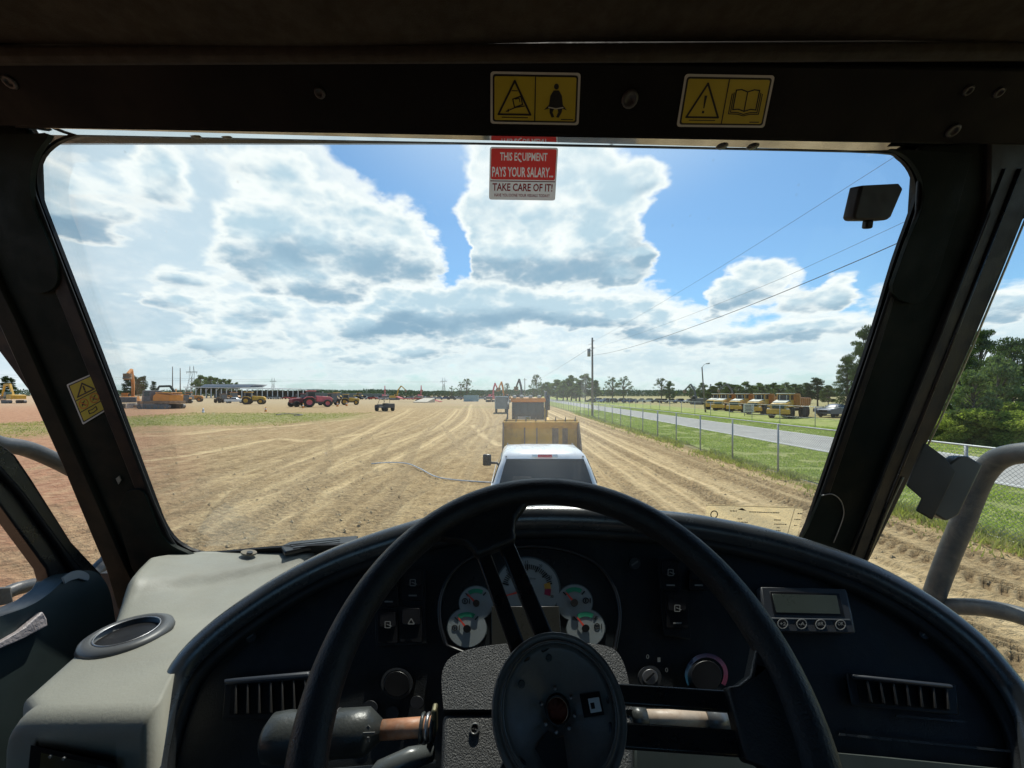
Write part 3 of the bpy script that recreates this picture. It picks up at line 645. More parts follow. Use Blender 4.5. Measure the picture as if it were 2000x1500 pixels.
# gauge cluster
def dp(name, pts, th, lift, m, par, bevel=0, seg=2, surf=D): return plate(surf, pts, th, lift).build(name, m, par, bevel, seg)
clus_o = sp2([(868,1262),(856,1215),(858,1165),(880,1118),(922,1086),(985,1069),(1060,1066),(1122,1078),(1172,1104),(1204,1150),(1214,1200),(1208,1250),(1196,1276),(1120,1290),(960,1290),(868,1262)][:-1]+[(868,1262)],4)[:-1]
clus_i = [(1035+(x-1035)*.95, 1178+(y-1178)*.945) for x, y in clus_o]
ctr = (1035, 1178)
gc = dp('gauge_cluster', clus_i, .002, .001, pm('cluster_dark',(.022,.027,.03),.3), dash)
mb = MB(); a_ = [D(x,y,.0)[0] for x,y in clus_o]; b_ = [D(x,y,.014)[0] for x,y in clus_o]; c_ = [D(x,y,.014)[0] for x,y in [(ctr[0]+(x-ctr[0])*.975, ctr[1]+(y-ctr[1])*.97) for x,y in clus_o]]; d_ = [D(x,y,.0)[0] for x,y in clus_i]
mb.grid([a_, b_, c_, d_], closed=True); mb.build('cluster_bezel', swm, gc)
def gauge(cx, cy, r, cut=None, big=False, grn_a=(60,125), needle=140, pts=None, icon=None):
    pts = pts or disc_px(cx, cy, r, n=36)
    rim = dp('gauge_rim', [(cx+(x-cx)*1.05, cy+(y-cy)*1.05) for x, y in pts], .0015, .0035, pm('gauge_rim_grey',(.10,.13,.14),.4), gc)
    dp('gauge_dial', pts, .001, .0055, facem, gc)
    if not big:
        dp('gauge_green_arc', arc_px(cx, cy, r*.62, r*.86, *grn_a), .0005, .0068, grn, gc)
        for a in (grn_a[0]-12, grn_a[1]+12): dp('gauge_tick', bar_px(cx+r*.62*math.cos(R(a)), cy-r*.62*math.sin(R(a)), cx+r*.86*math.cos(R(a)), cy-r*.86*math.sin(R(a)), 2.5), .0005, .0068, blk, gc)
    a = R(needle); dp('gauge_needle', [(cx-2.5*math.sin(a), cy-2.5*math.cos(a)), (cx+2.5*math.sin(a), cy+2.5*math.cos(a)), (cx+r*.72*math.cos(a)+1*math.sin(a), cy-r*.72*math.sin(a)+1*math.cos(a)), (cx+r*.72*math.cos(a)-1*math.sin(a), cy-r*.72*math.sin(a)-1*math.cos(a))], .0008, .009, ndl, gc)
    dp('needle_cap', disc_px(cx, cy, r*(.14 if big else .2)), .004, .0075, swm, gc)
    if icon:
        ix, iy = icon; dp('gauge_icon', arc_px(ix, iy, 4.2, 6, 0, 359, 14), .0004, .0068, blk, gc); dp('gauge_icon', bar_px(ix, iy-3, ix, iy+3, 2.2), .0004, .0068, blk, gc)
        dp('gauge_icon', bar_px(ix+9, iy-5, ix+9, iy+5, 1.6), .0004, .0068, blk, gc)
tach = disc_px(1030, 1152, 62, n=40, a0=-32, a1=212)
gauge(1030, 1152, 62, big=True, needle=195, pts=tach)
tk = MB()
for i in range(31):
    a = R(165-i*150/30); w = 3 if i % 5 == 0 else 1.7; r0_ = 41 if i % 5 else 38
    plate(D, bar_px(1030+r0_*math.cos(a), 1152-r0_*math.sin(a), 1030+50*math.cos(a), 1152-50*math.sin(a), w), .0004, .0068, tk)
tk.build('dial_ticks', blk, gc)
dp('dial_amber_zone', arc_px(1030,1152,34,46,3,19), .0005, .0068, pm('zone_amber',(.55,.30,.05),.6), gc)
dp('dial_red_zone', arc_px(1030,1152,34,46,-15,2), .0005, .0068, pm('zone_red',(.30,.02,.06),.6), gc)
def dtext(txt, x, y, h, w, m, par, lift=.0068, name='lettering'):
    mb = MB(); 
    def f(u, v): return D(x+u*w, y+v*h, lift)[0]
    text_on(mb, f, txt, 0, 0, 1, 1, 0, .01); return mb.build(name, m, par)
for i, (tx, ty) in enumerate(((988,1112),(1000,1103),(1026,1095),(1053,1102),(1072,1124),(1075,1162))):
    dtext(('5','10','15','20','25','30')[i], tx, ty, 6, 6, blk, gc)
dtext('x100 r/min', 1032, 1128, 4, 14, blk, gc); dp('gauge_icon', arc_px(1026,1130,3.6,5.4,-50,230,12), .0004, .0068, blk, gc); dp('gauge_icon', bar_px(1020,1137,1032,1137,1.6), .0004, .0068, blk, gc)
gauge(930, 1178, 33, needle=135, icon=(908,1174)); gauge(912, 1228, 38, needle=128, icon=(888,1226), pts=disc_px(912,1226,38,n=36))
gauge(1122, 1177, 35, needle=130, icon=(1144,1173)); gauge(1144, 1227, 37, needle=128, icon=(1166,1223))
dtext('E', 1118, 1204, 7, 5, blk, gc); dtext('F', 1163, 1204, 7, 5, blk, gc)
dp('message_screen', [(960,1184),(1092,1184),(1096,1240),(1092,1262),(960,1262)], .003, .007, pm('lcd_brown',(.045,.045,.038),.3), gc, .0008)
# rocker switches
def rocker(x0, y0, x1, y1, icon=None, bar=True):
    s = dp('rocker_switch', rrect(x0,y0,x1,y1,3), .007, .001, swm, dash, .0015, 2)
    plate(D, rrect(x0+4,y0+4,x1-4,(y0+y1)/2,3), .003, .008).build('switch_paddle', pm('switch_paddle',(.016,.016,.018),.3), s, .001)
    cx, cy = (x0+x1)/2, (y0+y1)/2
    if bar: plate(D, bar_px(cx-8,y1-9,cx+8,y1-9,3), .0006, .0085).build('switch_mark', iconm, s)
    if icon == 'tri': 
        for k in range(3):
            a0, a1 = R(90+120*k), R(210+120*k); plate(D, bar_px(cx+7*math.cos(a0), cy-7*math.sin(a0)-4, cx+7*math.cos(a1), cy-7*math.sin(a1)-4, 2), .0006, .0115).build('switch_icon', iconm, s)
    elif icon == 'box':
        for q in ((cx-5,cy-10,cx+5,cy-10),(cx-5,cy+2,cx+5,cy+2),(cx-5,cy-10,cx-5,cy+2),(cx+5,cy-10,cx+5,cy+2),(cx-2,cy-5,cx+8,cy-1)): plate(D, bar_px(*q, 1.6), .0006, .0115).build('switch_icon', iconm, s)
    elif icon == 'cap': plate(D, arc_px(cx,cy,4.5,6.5,10,190,10), .0006, .0115).build('switch_icon', iconm, s)
for pts in ([(728,1110),(830,1108),(834,1258),(734,1262)], [(1284,1084),(1334,1088),(1350,1250),(1296,1240)]): dp('switch_bezel', pts, .003, .0, panelm, dash, .001)
rocker(740,1116,778,1184,'cap'); rocker(786,1112,826,1172,'box'); rocker(738,1192,776,1256,'box',False); rocker(782,1184,824,1254,'tri',False)
rocker(1290,1092,1330,1152,'box'); rocker(1302,1158,1344,1226,'box'); rocker(1346,1110,1384,1152,None)
# trip display on the right
dsp = dp('display_unit', [(1484,1146),(1654,1150),(1666,1200),(1673,1236),(1502,1232),(1490,1190)], .016, .002, pm('display_grey',(.048,.052,.060),.42), dash, .003, 3)
def sub(name, pts, th, lift, m, par): return plate(D, pts, th, lift).build(name, m, par, .0008)
sub('display_bezel', [(1503,1155),(1640,1159),(1650,1204),(1512,1200)], .001, .018, swm, dsp)
sub('display_screen', [(1508,1160),(1634,1163),(1642,1199),(1516,1196)], .0008, .019, pm('lcd_green',(.075,.090,.075),.3), dsp)
sub('display_ridge', [(1490,1206),(1660,1209),(1662,1212),(1491,1209)], .001, .018, pm('ridge_grey',(.10,.11,.12),.4), dsp)
for i, cx in enumerate((1529,1566,1603,1642)):
    sub('display_button', disc_px(cx, 1218+i*.8, 11, 8), .003, .0175, swm, dsp); sub('button_ring', arc_px(cx,1218+i*.8,8.5,10.5,0,359,16), .0005, .021, iconm, dsp)
    mbx = MB(); text_on(mbx, lambda u, v: D(cx+u, 1218+v, .0212)[0], ('<>','MA','NB','OK')[i] if False else ('+2','-A','BR','OK')[i], -6, -3.5, 6, 3.5); mbx.build('button_symbol', iconm, dsp)
# air vents
def vent(q, n):
    f_, nn = quadmap(D, q); o = MB()
    outer = [f_(u,v,.001) for u,v in ((-.10,-.25),(1.10,-.25),(1.12,1.15),(-.10,1.15))]
    o.prism(outer, nn*.004); vo_ = o.build('air_vent', pm('vent_black',(.014,.017,.020),.4), dash, .003)
    mb = MB().prism([f_(u,v,.0055) for u,v in ((0,0),(1,0),(1,1),(0,1))], nn*.0005); mb.build('vent_throat', pm('vent_throat',(.003,.003,.003),.8), vo_)
    mb = MB().prism([f_(u,v,.006) for u,v in ((-.08,-.22),(1.0,-.22),(1.02,.0),(-.06,.0))], nn*.008); mb.build('vent_lip', pm('vent_lip',(.035,.042,.055),.4), vo_, .003)
    for i in range(n):
        u = (i+.6)/n; mb = MB().prism([f_(u-.012,.02,.006), f_(u+.012,.02,.006), f_(u+.022,.98,.006), f_(u-.002,.98,.006)], nn*.007); mb.build('vent_slat', pm('vent_slat',(.022,.020,.018),.5), vo_, .001)
vent([(456,1338),(610,1326),(610,1392),(452,1396)], 7); vent([(1668,1328),(1846,1346),(1848,1388),(1676,1372)], 7)
dp('panel_seam', bar_px(1750,1398,1885,1410,4), .003, .0, bolm, dash)
# sockets, knobs
ring = lambda nm, cx, cy, ro, ri, m, lift=.0, th=.004: dp(nm, arc_px(cx,cy,ri,ro,0,359,28), th, lift, m, dash)
ring('socket_ring', 775, 1335, 31, 26, pm('ring_dark_grey',(.035,.038,.042),.35)); dp('socket_cap', disc_px(775,1336,25), .008, 0, swm, dash, .002)
for cx, cy, r in ((723,1382,14),(766,1392,13),(814,1372,13)): dp('blank_plug', disc_px(cx,cy,r), .004, 0, pm('plug_grey',(.022,.024,.028),.4), dash, .0015)
ring('ignition_ring', 1270, 1322, 22, 16, pm('ring_dark_grey',(.035,.038,.042),.35), .0, .010)
ig = dp('ignition_switch', disc_px(1270,1322,15), .014, 0, metal, dash, .002); sub('ignition_slot', bar_px(1262,1330,1278,1314,4), .001, .0145, swm, ig)
for tx, ty, c_ in ((1262,1278,'0'),(1284,1284,'I'),(1299,1304,'0')): dtext(c_, tx, ty, 9, 6, pm('faint_print',(.12,.13,.13),.5), dash, .001)
bl = pm('ring_blue',(.02,.11,.20),.5); rd = pm('ring_red',(.16,.03,.07),.5)
for i in range(8):
    a0 = 210-i*30; t = i/7; mcol = pm('heater_ring_%d' % i, (.02+.14*t, .11-.08*t, .20-.13*t), .5, var=.03)
    dp('heater_ring', arc_px(1380,1318,34,42,a0-30,a0,5), .001, .0, mcol, dash)
dp('heater_knob', disc_px(1380,1320,30), .018, 0, swm, dash, .003)
for cx, cy in ((488,1243),(1240,1100),(1808,1237)):
    dp('panel_screw', disc_px(cx,cy,11), .003, 0, pm('screw_dark',(.03,.034,.036),.35), dash, .001); dp('screw_slot', bar_px(cx-6,cy+4,cx+6,cy-4,3), .0005, .0035, pm('faint_print',(.12,.13,.13),.5), dash)
# lower trim
lowm = pm('lower_trim_grey_green',(.055,.068,.062),.5,var=.15,scale=6)
dp('lower_trim', [(1626,1470),(1740,1480),(2060,1512),(2060,1600),(1626,1600)], .012, .002, lowm, dash, .004)
dp('lower_trim', [(1240,1456),(1478,1460),(1500,1466),(1530,1485),(1545,1520),(1545,1600),(1240,1600)], .012, .002, lowm, dash, .004)
dp('dash_crease', bar_px(1640,1434,2000,1470,5), .003, .0, bolm, dash); dp('dash_crease', bar_px(640,1505,850,1488,6), .006, .0, bolm, dash)

# ------------------------------------------------------------------ grey side console on the left
con = empty('side_console', (-.6, .7, 2.3), 0, 'sunlit grey plastic side console sweeping from the windscreen to the left of the dashboard', 'console')
ys = np.linspace(.478, .945, 40)
xl_y = [.478,.485,.60,.66,.73,.80,.87,.93,.945]; xl_x = [-.600,-.622,-.664,-.688,-.740,-.782,-.818,-.835,-.84]
rows = []
def hump(x, y, xl):
    h = 0
    if y > .66: h += .026*min(1,(y-.66)/.09)*max(0,min(1,(.93-y)/.08))*max(0, 1-abs((x-xl)/.16))**1.5
    yc = .735+.75*(x+.75); wd = max(.02, .07-.35*(x+.75)); t = max(0, min(1, (y-yc)/wd+.5)); tr_ = max(0,min(1,(y-.60)/.10)); h += -.016*tr_*tr_*(3-2*tr_) + .014*t*t*(3-2*t)
    return h
for y in ys:
    xl = float(np.interp(y, xl_y, xl_x)); xr = float(np.interp(y, [.478,.555,.617,.70,.80,.90,.945], [-.437,-.478,-.488,-.490,-.475,-.452,-.44])); row = []
    row.append(Vector((xl-.004, y, E-.72)))
    us = list(np.linspace(0,.012,2)) + list(np.linspace(.03,1,22)); rc = .016
    for k in range(5):
        a = math.pi/2*k/4; yy = 0
        row.append(Vector((xl+rc-rc*math.cos(a), y, E-.385+hump(xl, y, xl)-rc+rc*math.sin(a))))
    for u in np.linspace(.04,1,26):
        x = xl+rc+(xr-xl-rc)*u; row.append(Vector((x, y, E-.385+hump(x, y, xl)+.0015*math.sin(9*y+7*x))))
    row.append(Vector((xr, y, E-.72))); rows.append(row)
# rounded fall at the near end, then the front face
fr_rows = []
for k in range(6):
    a = math.pi/2*k/5; rr0 = .022
    fr_rows.append([Vector((p.x, .478-rr0*math.sin(a)*1.0, p.z if p.z < E-.6 else p.z-rr0+rr0*math.cos(a))) for p in rows[0]])
fr_rows.append([Vector((p.x*(1.0), .455, p.z if p.z < E-.6 else p.z-.022-.05)) for p in rows[0]])
fr_rows.append([Vector((p.x*1.0, .450, p.z if p.z < E-.6 else E-.72)) for p in rows[0]])
back = [[Vector((p.x, .946, E-.73 if True else p.z)) for p in rows[-1]]]
allr = fr_rows[::-1]+rows+back
mb = MB().grid(allr); n_ = len(allr[0]); mb.f.append([i for i in range(n_)]); mb.m.append(0); mb.sm.append(False)
mb.f.append([(len(allr)-1)*n_+i for i in range(n_)][::-1]); mb.m.append(0); mb.sm.append(False)
cb = mb.build('console_body', grey_con, con)
CP = Plane((0,0,E-.3835),(0,0,1)); hc = Vector((-.612,.612,E-.384))
hold = []

c1 = MB().lathe([(.041,-.09),(.041,.03)], hc+Vector((.004,-.004,0)), (0,0,1), 32).mesh('c1', grey_con)
FP = Plane((0,.452,E-.5),(0,-1,0)); cc_ = [p for p in (W(66,1462,.452),W(222,1496,.452),W(236,1680,.452),W(40,1680,.452))]
c2 = MB().prism([p+Vector((0,-.02,0)) for p in cc_], Vector((0,.10,0))).mesh('c2', grey_con)
boolcut(cb, [c1, c2])


chm = pm('cup_ring_grey',(.085,.088,.09),.4,var=.1)
MB().lathe([(.038,-.002),(.039,.006),(.043,.0085),(.050,.007),(.055,.004),(.057,-.002)], hc, (0,0,1), 40).build('cup_holder_ring', chm, con)
MB().lathe([(.0395,.0),(.039,-.08),(.0001,-.08)], hc+Vector((.004,-.004,0)), (0,0,1), 32).build('cup_holder_well', swm, con)
MB().tube([hc+Vector((.0385*math.cos(a),.0385*math.sin(a),.007)) for a in np.linspace(0,6.283,33)[:-1]], .0012, 6, closed=True).build('cup_holder_edge', metal, con)
pk = MB(); pts_ = [(60,1455),(228,1492),(240,1690),(36,1690)]; pki = [(80,1470),(216,1500),(226,1690),(60,1690)]
pk.grid([[W(x,y,.453) for x,y in pts_],[W(x,y,.444) for x,y in pts_],[W(x,y,.444) for x,y in pki],[W(x,y,.53) for x,y in pki]], closed=True, smooth=False).build('pocket_frame', swm, con)
MB().box((-.52,.545,E-.56),(.16,.01,.2)).build('pocket_back', swm, con)
for x, y in ((101,1476),(127,1480)): MB().lathe([(.002,0),(.0018,.002)], W(x,y,.443), (0,-1,0), 8).build('pocket_stud', iconm, con)
# demister slot at the foot of the glass, and a scuff boss
vs_ = Plane((0,0,E-.378),(0,0,1))
dm = plate(vs_, [(548,1066),(565,1058),(640,1050),(700,1046),(690,1060),(600,1068),(556,1078)], .012, -.006).build('demister_vent', swm, con, .003)
for i in range(3): plate(vs_, bar_px(566+i*3,1062+i*3.5,664,1052+i*3.5,1.6), .001, .007).build('vent_rib', pm('ring_dark_grey',(.035,.038,.042),.35), dm)
plate(vs_, disc_px(486,1078,16,5), .004, -.003).build('fixing_boss', pm('boss_brown',(.20,.17,.12),.6), con, .001)
plate(vs_, disc_px(488,1078,6,2.5), .003, .001).build('fixing_screw', swm, con)

# ------------------------------------------------------------------ steering wheel
CW = Vector((.042,.345,E-.283)); TL = R(47); ex = Vector((1,0,0)); eu = Vector((0,math.cos(TL),math.sin(TL))); en = Vector((0,-math.sin(TL),math.cos(TL)))
def Lw(a, r, h=0.): return CW+(ex*math.cos(R(a))+eu*math.sin(R(a)))*r+en*h
wheelm = pm('wheel_rubber', (.010,.011,.013), .42, var=.25, scale=8, bump=.5, bscale=420, spec=.5, dirt=(.10,.085,.07), dirt_amt=.18)
hubm = pm('hub_plastic', (.15,.145,.135), .40, var=.2, scale=14, bump=.2, bscale=200, dirt=(.12,.11,.10), dirt_amt=.3)
sw = empty('steering_wheel', CW, 0, 'large black three spoke steering wheel with its centre cap missing', 'steering wheel')
MB().tube([Lw(a, .2165) for a in np.linspace(0, 360, 97)[:-1]], .0168, 18, closed=True).build('rim', wheelm, sw)
def lbox(mb, a, r0, r1, s0, s1, h0, h1):   # bar along direction a, side offset s
    d = ex*math.cos(R(a))+eu*math.sin(R(a)); s = -ex*math.sin(R(a))+eu*math.cos(R(a)); vs = []
    for h in (h0, h1):
        for (r, t) in ((r0, s0), (r1, s0), (r1, s1), (r0, s1)): vs.append(CW+d*r+s*t+en*h)
    return mb.hexa(vs)
for a in (113, -3, 237):
    m_ = MB(); lbox(m_, a, .045, .175, .0065, .0225, -.018, -.006)
    sp_ = m_.build('spoke', blackpaint, sw, .002)
    m_ = MB(); lbox(m_, a, .045, .175, -.0235, -.0055, -.018, -.006); m_.build('spoke_bar', blackpaint, sp_, .002)
    d = ex*math.cos(R(a))+eu*math.sin(R(a)); s = -ex*math.sin(R(a))+eu*math.cos(R(a))
    out = [(.155,.024),(.166,.026),(.180,.034),(.192,.054),(.204,.076),(.214,.05),(.219,0),(.214,-.05),(.204,-.076),(.192,-.056),(.180,-.036),(.166,-.028),(.155,-.026)]
    MB().prism([CW+d*r+s*t+en*(-.014) for r, t in out], en*.018).build('spoke_web', wheelm, sp_, .006, 3)
MB().lathe([(.050,-.03),(.052,-.005),(.054,.003),(.0585,.006),(.0605,-.001),(.061,-.03)], CW, en, 48, closed=True).build('hub_ring', hubm, sw)
MB().tube([Lw(a, .0508, .0045) for a in np.linspace(0,360,65)[:-1]], .0016, 8, closed=True).build('hub_groove', pm('hub_lip',(.09,.09,.085),.25), sw)
MB().lathe([(.0095,-.019),(.0105,-.011),(.046,-.009),(.0505,-.003),(.0505,-.019)], CW, en, 48, closed=True).build('hub_plate', hubm, sw)
MB().lathe([(.0095,-.009),(.0115,-.0085),(.0115,-.011),(.0095,-.011)], CW, en, 28, closed=True).build('hub_bore', swm, sw)
MB().lathe([(.0095,-.016),(.0001,-.016)], CW, en, 20).build('shaft_end', pm('rusty_red',(.22,.05,.025),.6), sw)
for a in (95,35,-15,-55,-100,-140,165): MB().lathe([(.0016,-.009),(.0016,-.0072),(.0001,-.007)], Lw(a, .0155), en, 8).build('hub_screw', metal, sw)
for a, r in ((98,.040),(150,.038)): MB().lathe([(.0034,-.009),(.003,-.0078),(.0015,-.0085)], Lw(a, r), en, 12).build('hub_pip', pm('hub_lip',(.09,.09,.085),.25), sw)
def hubrect(name, cx, cy, w, h, h0, h1, m, rot=0):
    c, s_ = math.cos(rot), math.sin(rot); pts = []
    for x, y in ((-w,-h),(w,-h),(w,h),(-w,h)): pts.append(CW+ex*(cx+x*c-y*s_)+eu*(cy+x*s_+y*c)+en*(h0-.0150))
    return MB().prism(pts, en*(h1-h0)).build(name, m, sw, .0004)
hubrect('connector_recess', .0315, .004, .0095, .0085, .0063, .0068, swm, .12); hubrect('white_connector', .0340, .0035, .0052, .0052, .007, .009, pm('connector_white',(.85,.87,.85),.4), .12)
hubrect('connector_pin', .0318, .0028, .0018, .0022, .0092, .0095, swm, .12)
gp = [CW+ex*x+eu*y+en*-.0087 for x, y in ((-.010,-.014),(-.022,-.026),(-.012,-.040),(.006,-.046),(.0035,-.018),(-.003,-.019))]
MB().prism(gp, en*.0006).build('hub_cutout', swm, sw)

# ------------------------------------------------------------------ steering column and stalks
grain = pm('grained_shroud', (.032,.032,.030), .42, var=.15, scale=20, bump=.8, bscale=620, spec=.6)
CS = Plane((0,.425,E-.335), (0,-math.sin(R(35)),math.cos(R(35)))); 
colr = empty('steering_column', (.04,.45,2.5), 0, 'grained black plastic steering column shroud behind the wheel hub with a stalk on each side', 'steering column')
up = sp2([(866,1386),(862,1330),(868,1300),(886,1280),(925,1266),(985,1257),(1075,1253),(1150,1256),(1196,1266),(1216,1290),(1228,1330),(1236,1386)],3)
plate(CS, up, .09, -.09).build('upper_shroud', grain, colr, .010, 5)
plate(CS, [(864,1393),(1238,1393),(1244,1700),(852,1700)], .09, -.093).build('lower_shroud', grain, colr, .006, 4)
p, n = CS(927,1424,0); MB().lathe([(.0055,-.002),(.0055,.0010),(.0035,.0012),(.0035,-.002)], p, n, 16, closed=True).build('screw_hole', pm('hub_lip',(.09,.09,.085),.25), colr)
MB().lathe([(.0034,.0002),(.0001,.0002)], p, n, 12).build('screw_hole_dark', swm, colr)
cop = pm('copper_rod',(.42,.20,.11),.45,.0,var=.35,scale=30,bump=.2,bscale=100,dirt=(.45,.36,.28),dirt_amt=.6)
gripm = pm('stalk_grip',(.055,.060,.058),.35,var=.15,scale=12,bump=.2,bscale=300)
YS = .435
pA = W(850,1418,YS); pB = W(745,1426,YS); MB().cyl(pA, pB, .0095, 18).build('stalk_rod', cop, colr)
st_ax = (W(530,1440,YS-.01)-pB).normalized()
g0 = MB().lathe([(.010,0),(.019,.012),(.022,.016),(.022,.050),(.0205,.052),(.0215,.056),(.0225,.085),(.0235,.105),(.022,.120),(.012,.127),(.0001,.128)], pB, st_ax, 28).build('stalk_grip', gripm, colr)
MB().lathe([(.0218,.086),(.0228,.087),(.0228,.089),(.0218,.090)], pB, st_ax, 28, closed=True).build('grip_groove', swm, g0)
MB().lathe([(.0222,.049),(.0226,.050),(.0222,.051)], pB, st_ax, 28).build('grip_groove', metal, g0)
SP = Plane(W(720,1435,YS)+Vector((0,-.0215,.004)), (0,-1,.15))
for pts in ([(719,1416),(723,1421),(719,1427),(715,1421)], bar_px(709,1433,732,1432,4), [(717,1440),(721,1440),(721,1450),(717,1450)]): plate(SP, pts, .0006, .001).build('grip_mark', iconm, g0)
for i, x in enumerate((822,832,842)): MB().lathe([(.013,0),(.014,.002),(.013,.004)], W(x,1420,YS), (1,0,.0), 18).build('stalk_collar', metal if i == 1 else gripm, colr)
MB().box(W(849,1404,YS),(.006,.012,.028)).build('stalk_clip', pm('brass',(.22,.20,.12),.4,.6), colr, .002)
MB().tube([W(700,1560,.40),W(745,1506,.40),W(800,1482,.405),W(842,1470,.42)], [.009,.010,.010,.008], 16).build('tilt_lever', pm('lever_grey',(.10,.11,.11),.28), colr, 0)
r0_ = W(1232,1402,.455); r1_ = W(1384,1404,.455); MB().cyl(r0_, r1_, .0085, 18).build('stalk_rod', pm('tan_rod',(.52,.42,.33),.45,.0,var=.25,scale=30,dirt=(.35,.2,.12),dirt_amt=.5), colr)
MB().cyl(r0_, W(1262,1402,.455), .0115, 16).build('stalk_collar', gripm, colr); MB().cyl(W(1378,1404,.455), W(1418,1405,.455), .0115, 18).build('stalk_tip', pm('stalk_tip_grey',(.22,.23,.24),.3,.3), colr)
# ------------------------------------------------------------------ ground
def lattice(seed, x, y):
    r = np.random.default_rng(seed).random((257, 257)); xi = np.floor(x).astype(int); yi = np.floor(y).astype(int); fx = x-xi; fy = y-yi
    fx = fx*fx*(3-2*fx); fy = fy*fy*(3-2*fy); a = r[xi % 257, yi % 257]; b = r[(xi+1) % 257, yi % 257]; c = r[xi % 257, (yi+1) % 257]; d = r[(xi+1) % 257, (yi+1) % 257]
    return (a*(1-fx)+b*fx)*(1-fy)+(c*(1-fx)+d*fx)*fy-.5
def fbm(seed, x, y, o=4): return sum(lattice(seed+i, x*2**i, y*2**i)/2**i for i in range(o))
def terrain(x, y): return -.55*np.clip((x-23)/12, 0, 1)
GX = np.concatenate([-np.geomspace(3000, 24, 60), np.arange(-23.5, -13, .16), np.arange(-13, 2, .066), np.arange(2, 10.4, .045), np.arange(10.5, 24, .5), np.geomspace(24.5, 3000, 60)])
GY = np.concatenate([np.linspace(-40, 1, 12), np.geomspace(1.5, 70, 620), np.geomspace(72, 5000, 110)])
XX, YY = np.meshgrid(GX, GY)
ZZ = terrain(XX, YY); wear = np.zeros_like(XX); tread = np.zeros_like(XX)
near = np.exp(-np.maximum(YY-25, 0)/40)*(XX < 10.3)
ZZ += near*(.045*fbm(3, XX*1.1, YY*1.1, 3)+.035*fbm(9, XX*5, YY*5, 3))
def seg_track(pts, w, depth, lugs=0., lug_len=.22, wv=1., berm=.5):
    global ZZ, wear, tread
    P_ = smooth_path([Vector((p[0], p[1], 0)) for p in pts], 6); s0 = 0
    best = np.full(XX.shape, 9e9); par = np.zeros(XX.shape); side = np.zeros(XX.shape)
    for a, b in zip(P_[:-1], P_[1:]):
        L = (b-a).length
        if L < 1e-4: continue
        tx, ty = (b.x-a.x)/L, (b.y-a.y)/L; m = 1.2
        iy = np.where((GY > min(a.y, b.y)-m) & (GY < max(a.y, b.y)+m))[0]; ix = np.where((GX > min(a.x, b.x)-m) & (GX < max(a.x, b.x)+m))[0]
        if len(iy) and len(ix):
            sl = (slice(iy[0], iy[-1]+1), slice(ix[0], ix[-1]+1)); dx = XX[sl]-a.x; dy = YY[sl]-a.y
            t = np.clip(dx*tx+dy*ty, 0, L); d = np.hypot(dx-t*tx, dy-t*ty); bb = best[sl]; u = d < bb
            bb[u] = d[u]; par[sl][u] = (s0+t)[u]; side[sl][u] = (dx*ty-dy*tx)[u]
        s0 += L
    h = w/2; core = 1/(1+np.exp((best-h)/.03)); bermv = np.exp(-((best-h-.06)/.06)**2)
    ZZ += (-depth*core+depth*berm*bermv)*(YY < 90)
    if lugs:
        ph = (par+np.abs(side)*.8)/lug_len; lug = (np.abs((ph % 1)-.5) < .25).astype(float)
        ZZ += lugs*core*lug; tread = np.maximum(tread, core*(.35+.65*(1-lug)))
    wear = np.maximum(wear, wv*np.maximum(core, bermv*.6))
tp = lambda pts: [Gd(x, y) for x, y in pts]
T1 = tp([(893,798),(891,803),(861,830),(780,862),(691,895),(576,945),(499,976),(422,1003),(338,1034)])
T2 = tp([(920,790),(918,795),(911,818),(845,861),(788,888),(730,915),(653,957),(595,991),(518,1030),(461,1065),(380,1110)])
T3 = tp([(800,797),(795,803),(761,820),(691,857),(615,889),(545,916),(461,949),(422,980),(395,1011),(376,1049),(360,1090)])
seg_track(T1, .22, .03, wv=.85); seg_track(T2, .24, .04, wv=.95); seg_track(T3, .22, .035, wv=.85)
off = lambda T, dx, dy=0: [Vector((p.x+dx, p.y+dy, 0)) for p in T]
for T_, ds in ((T1, (-.45,-2.3,-3.1,-4.6,.7)), (T2, (.42,1.1,2.6,3.3,-1.5)), (T3, (.40,-.9,-1.4,-3.0,-5.2,1.2))):
    for d_ in ds: seg_track(off(T_, d_), .10+.08*(abs(d_*7) % 1), .02, wv=.25+.5*(abs(d_*3.7) % 1))
off = lambda T, dx, dy=0: [Vector((p.x+dx, p.y+dy, 0)) for p in T]
seg_track(off(T2, 1.9), .45, .04, .025, wv=.35); seg_track(off(T1, -1.8), .4, .03, .022, wv=.4); seg_track(off(T2, -.8), .5, .035, .03, wv=.2)
seg_track(tp([(740,842),(620,860),(538,858),(422,880),(300,899)]), .5, .03, wv=.8); seg_track(tp([(690,818),(560,832),(461,838),(345,850),(268,851)]), .7, .03, wv=.7)
seg_track(tp([(700,900),(728,920),(715,935),(660,960),(560,1000),(470,1055)]), .3, .04, .02, wv=.7)
seg_track(tp([(863,830),(880,852),(899,872),(903,885),(890,892),(820,905),(740,925),(640,975)]), .4, .04, .02, wv=.6)
seg_track(tp([(922,830),(950,855),(975,870)]), .4, .03, wv=.8); seg_track(tp([(640,930),(430,985),(300,1012)]), .5, .04, .025, wv=.4)
seg_track(tp([(850,905),(835,945),(770,985),(700,1040)]), .6, .05, .04, wv=.4); seg_track(tp([(560,900),(420,930),(300,960)]), .5, .03, .02, wv=.5)
seg_track(tp([(-80,930),(60,985),(160,1060),(250,1200)]), .5, .03, .03, wv=.4); seg_track(tp([(-80,1080),(60,1100),(200,1160),(300,1300)]), .6, .03, .03, wv=.3)
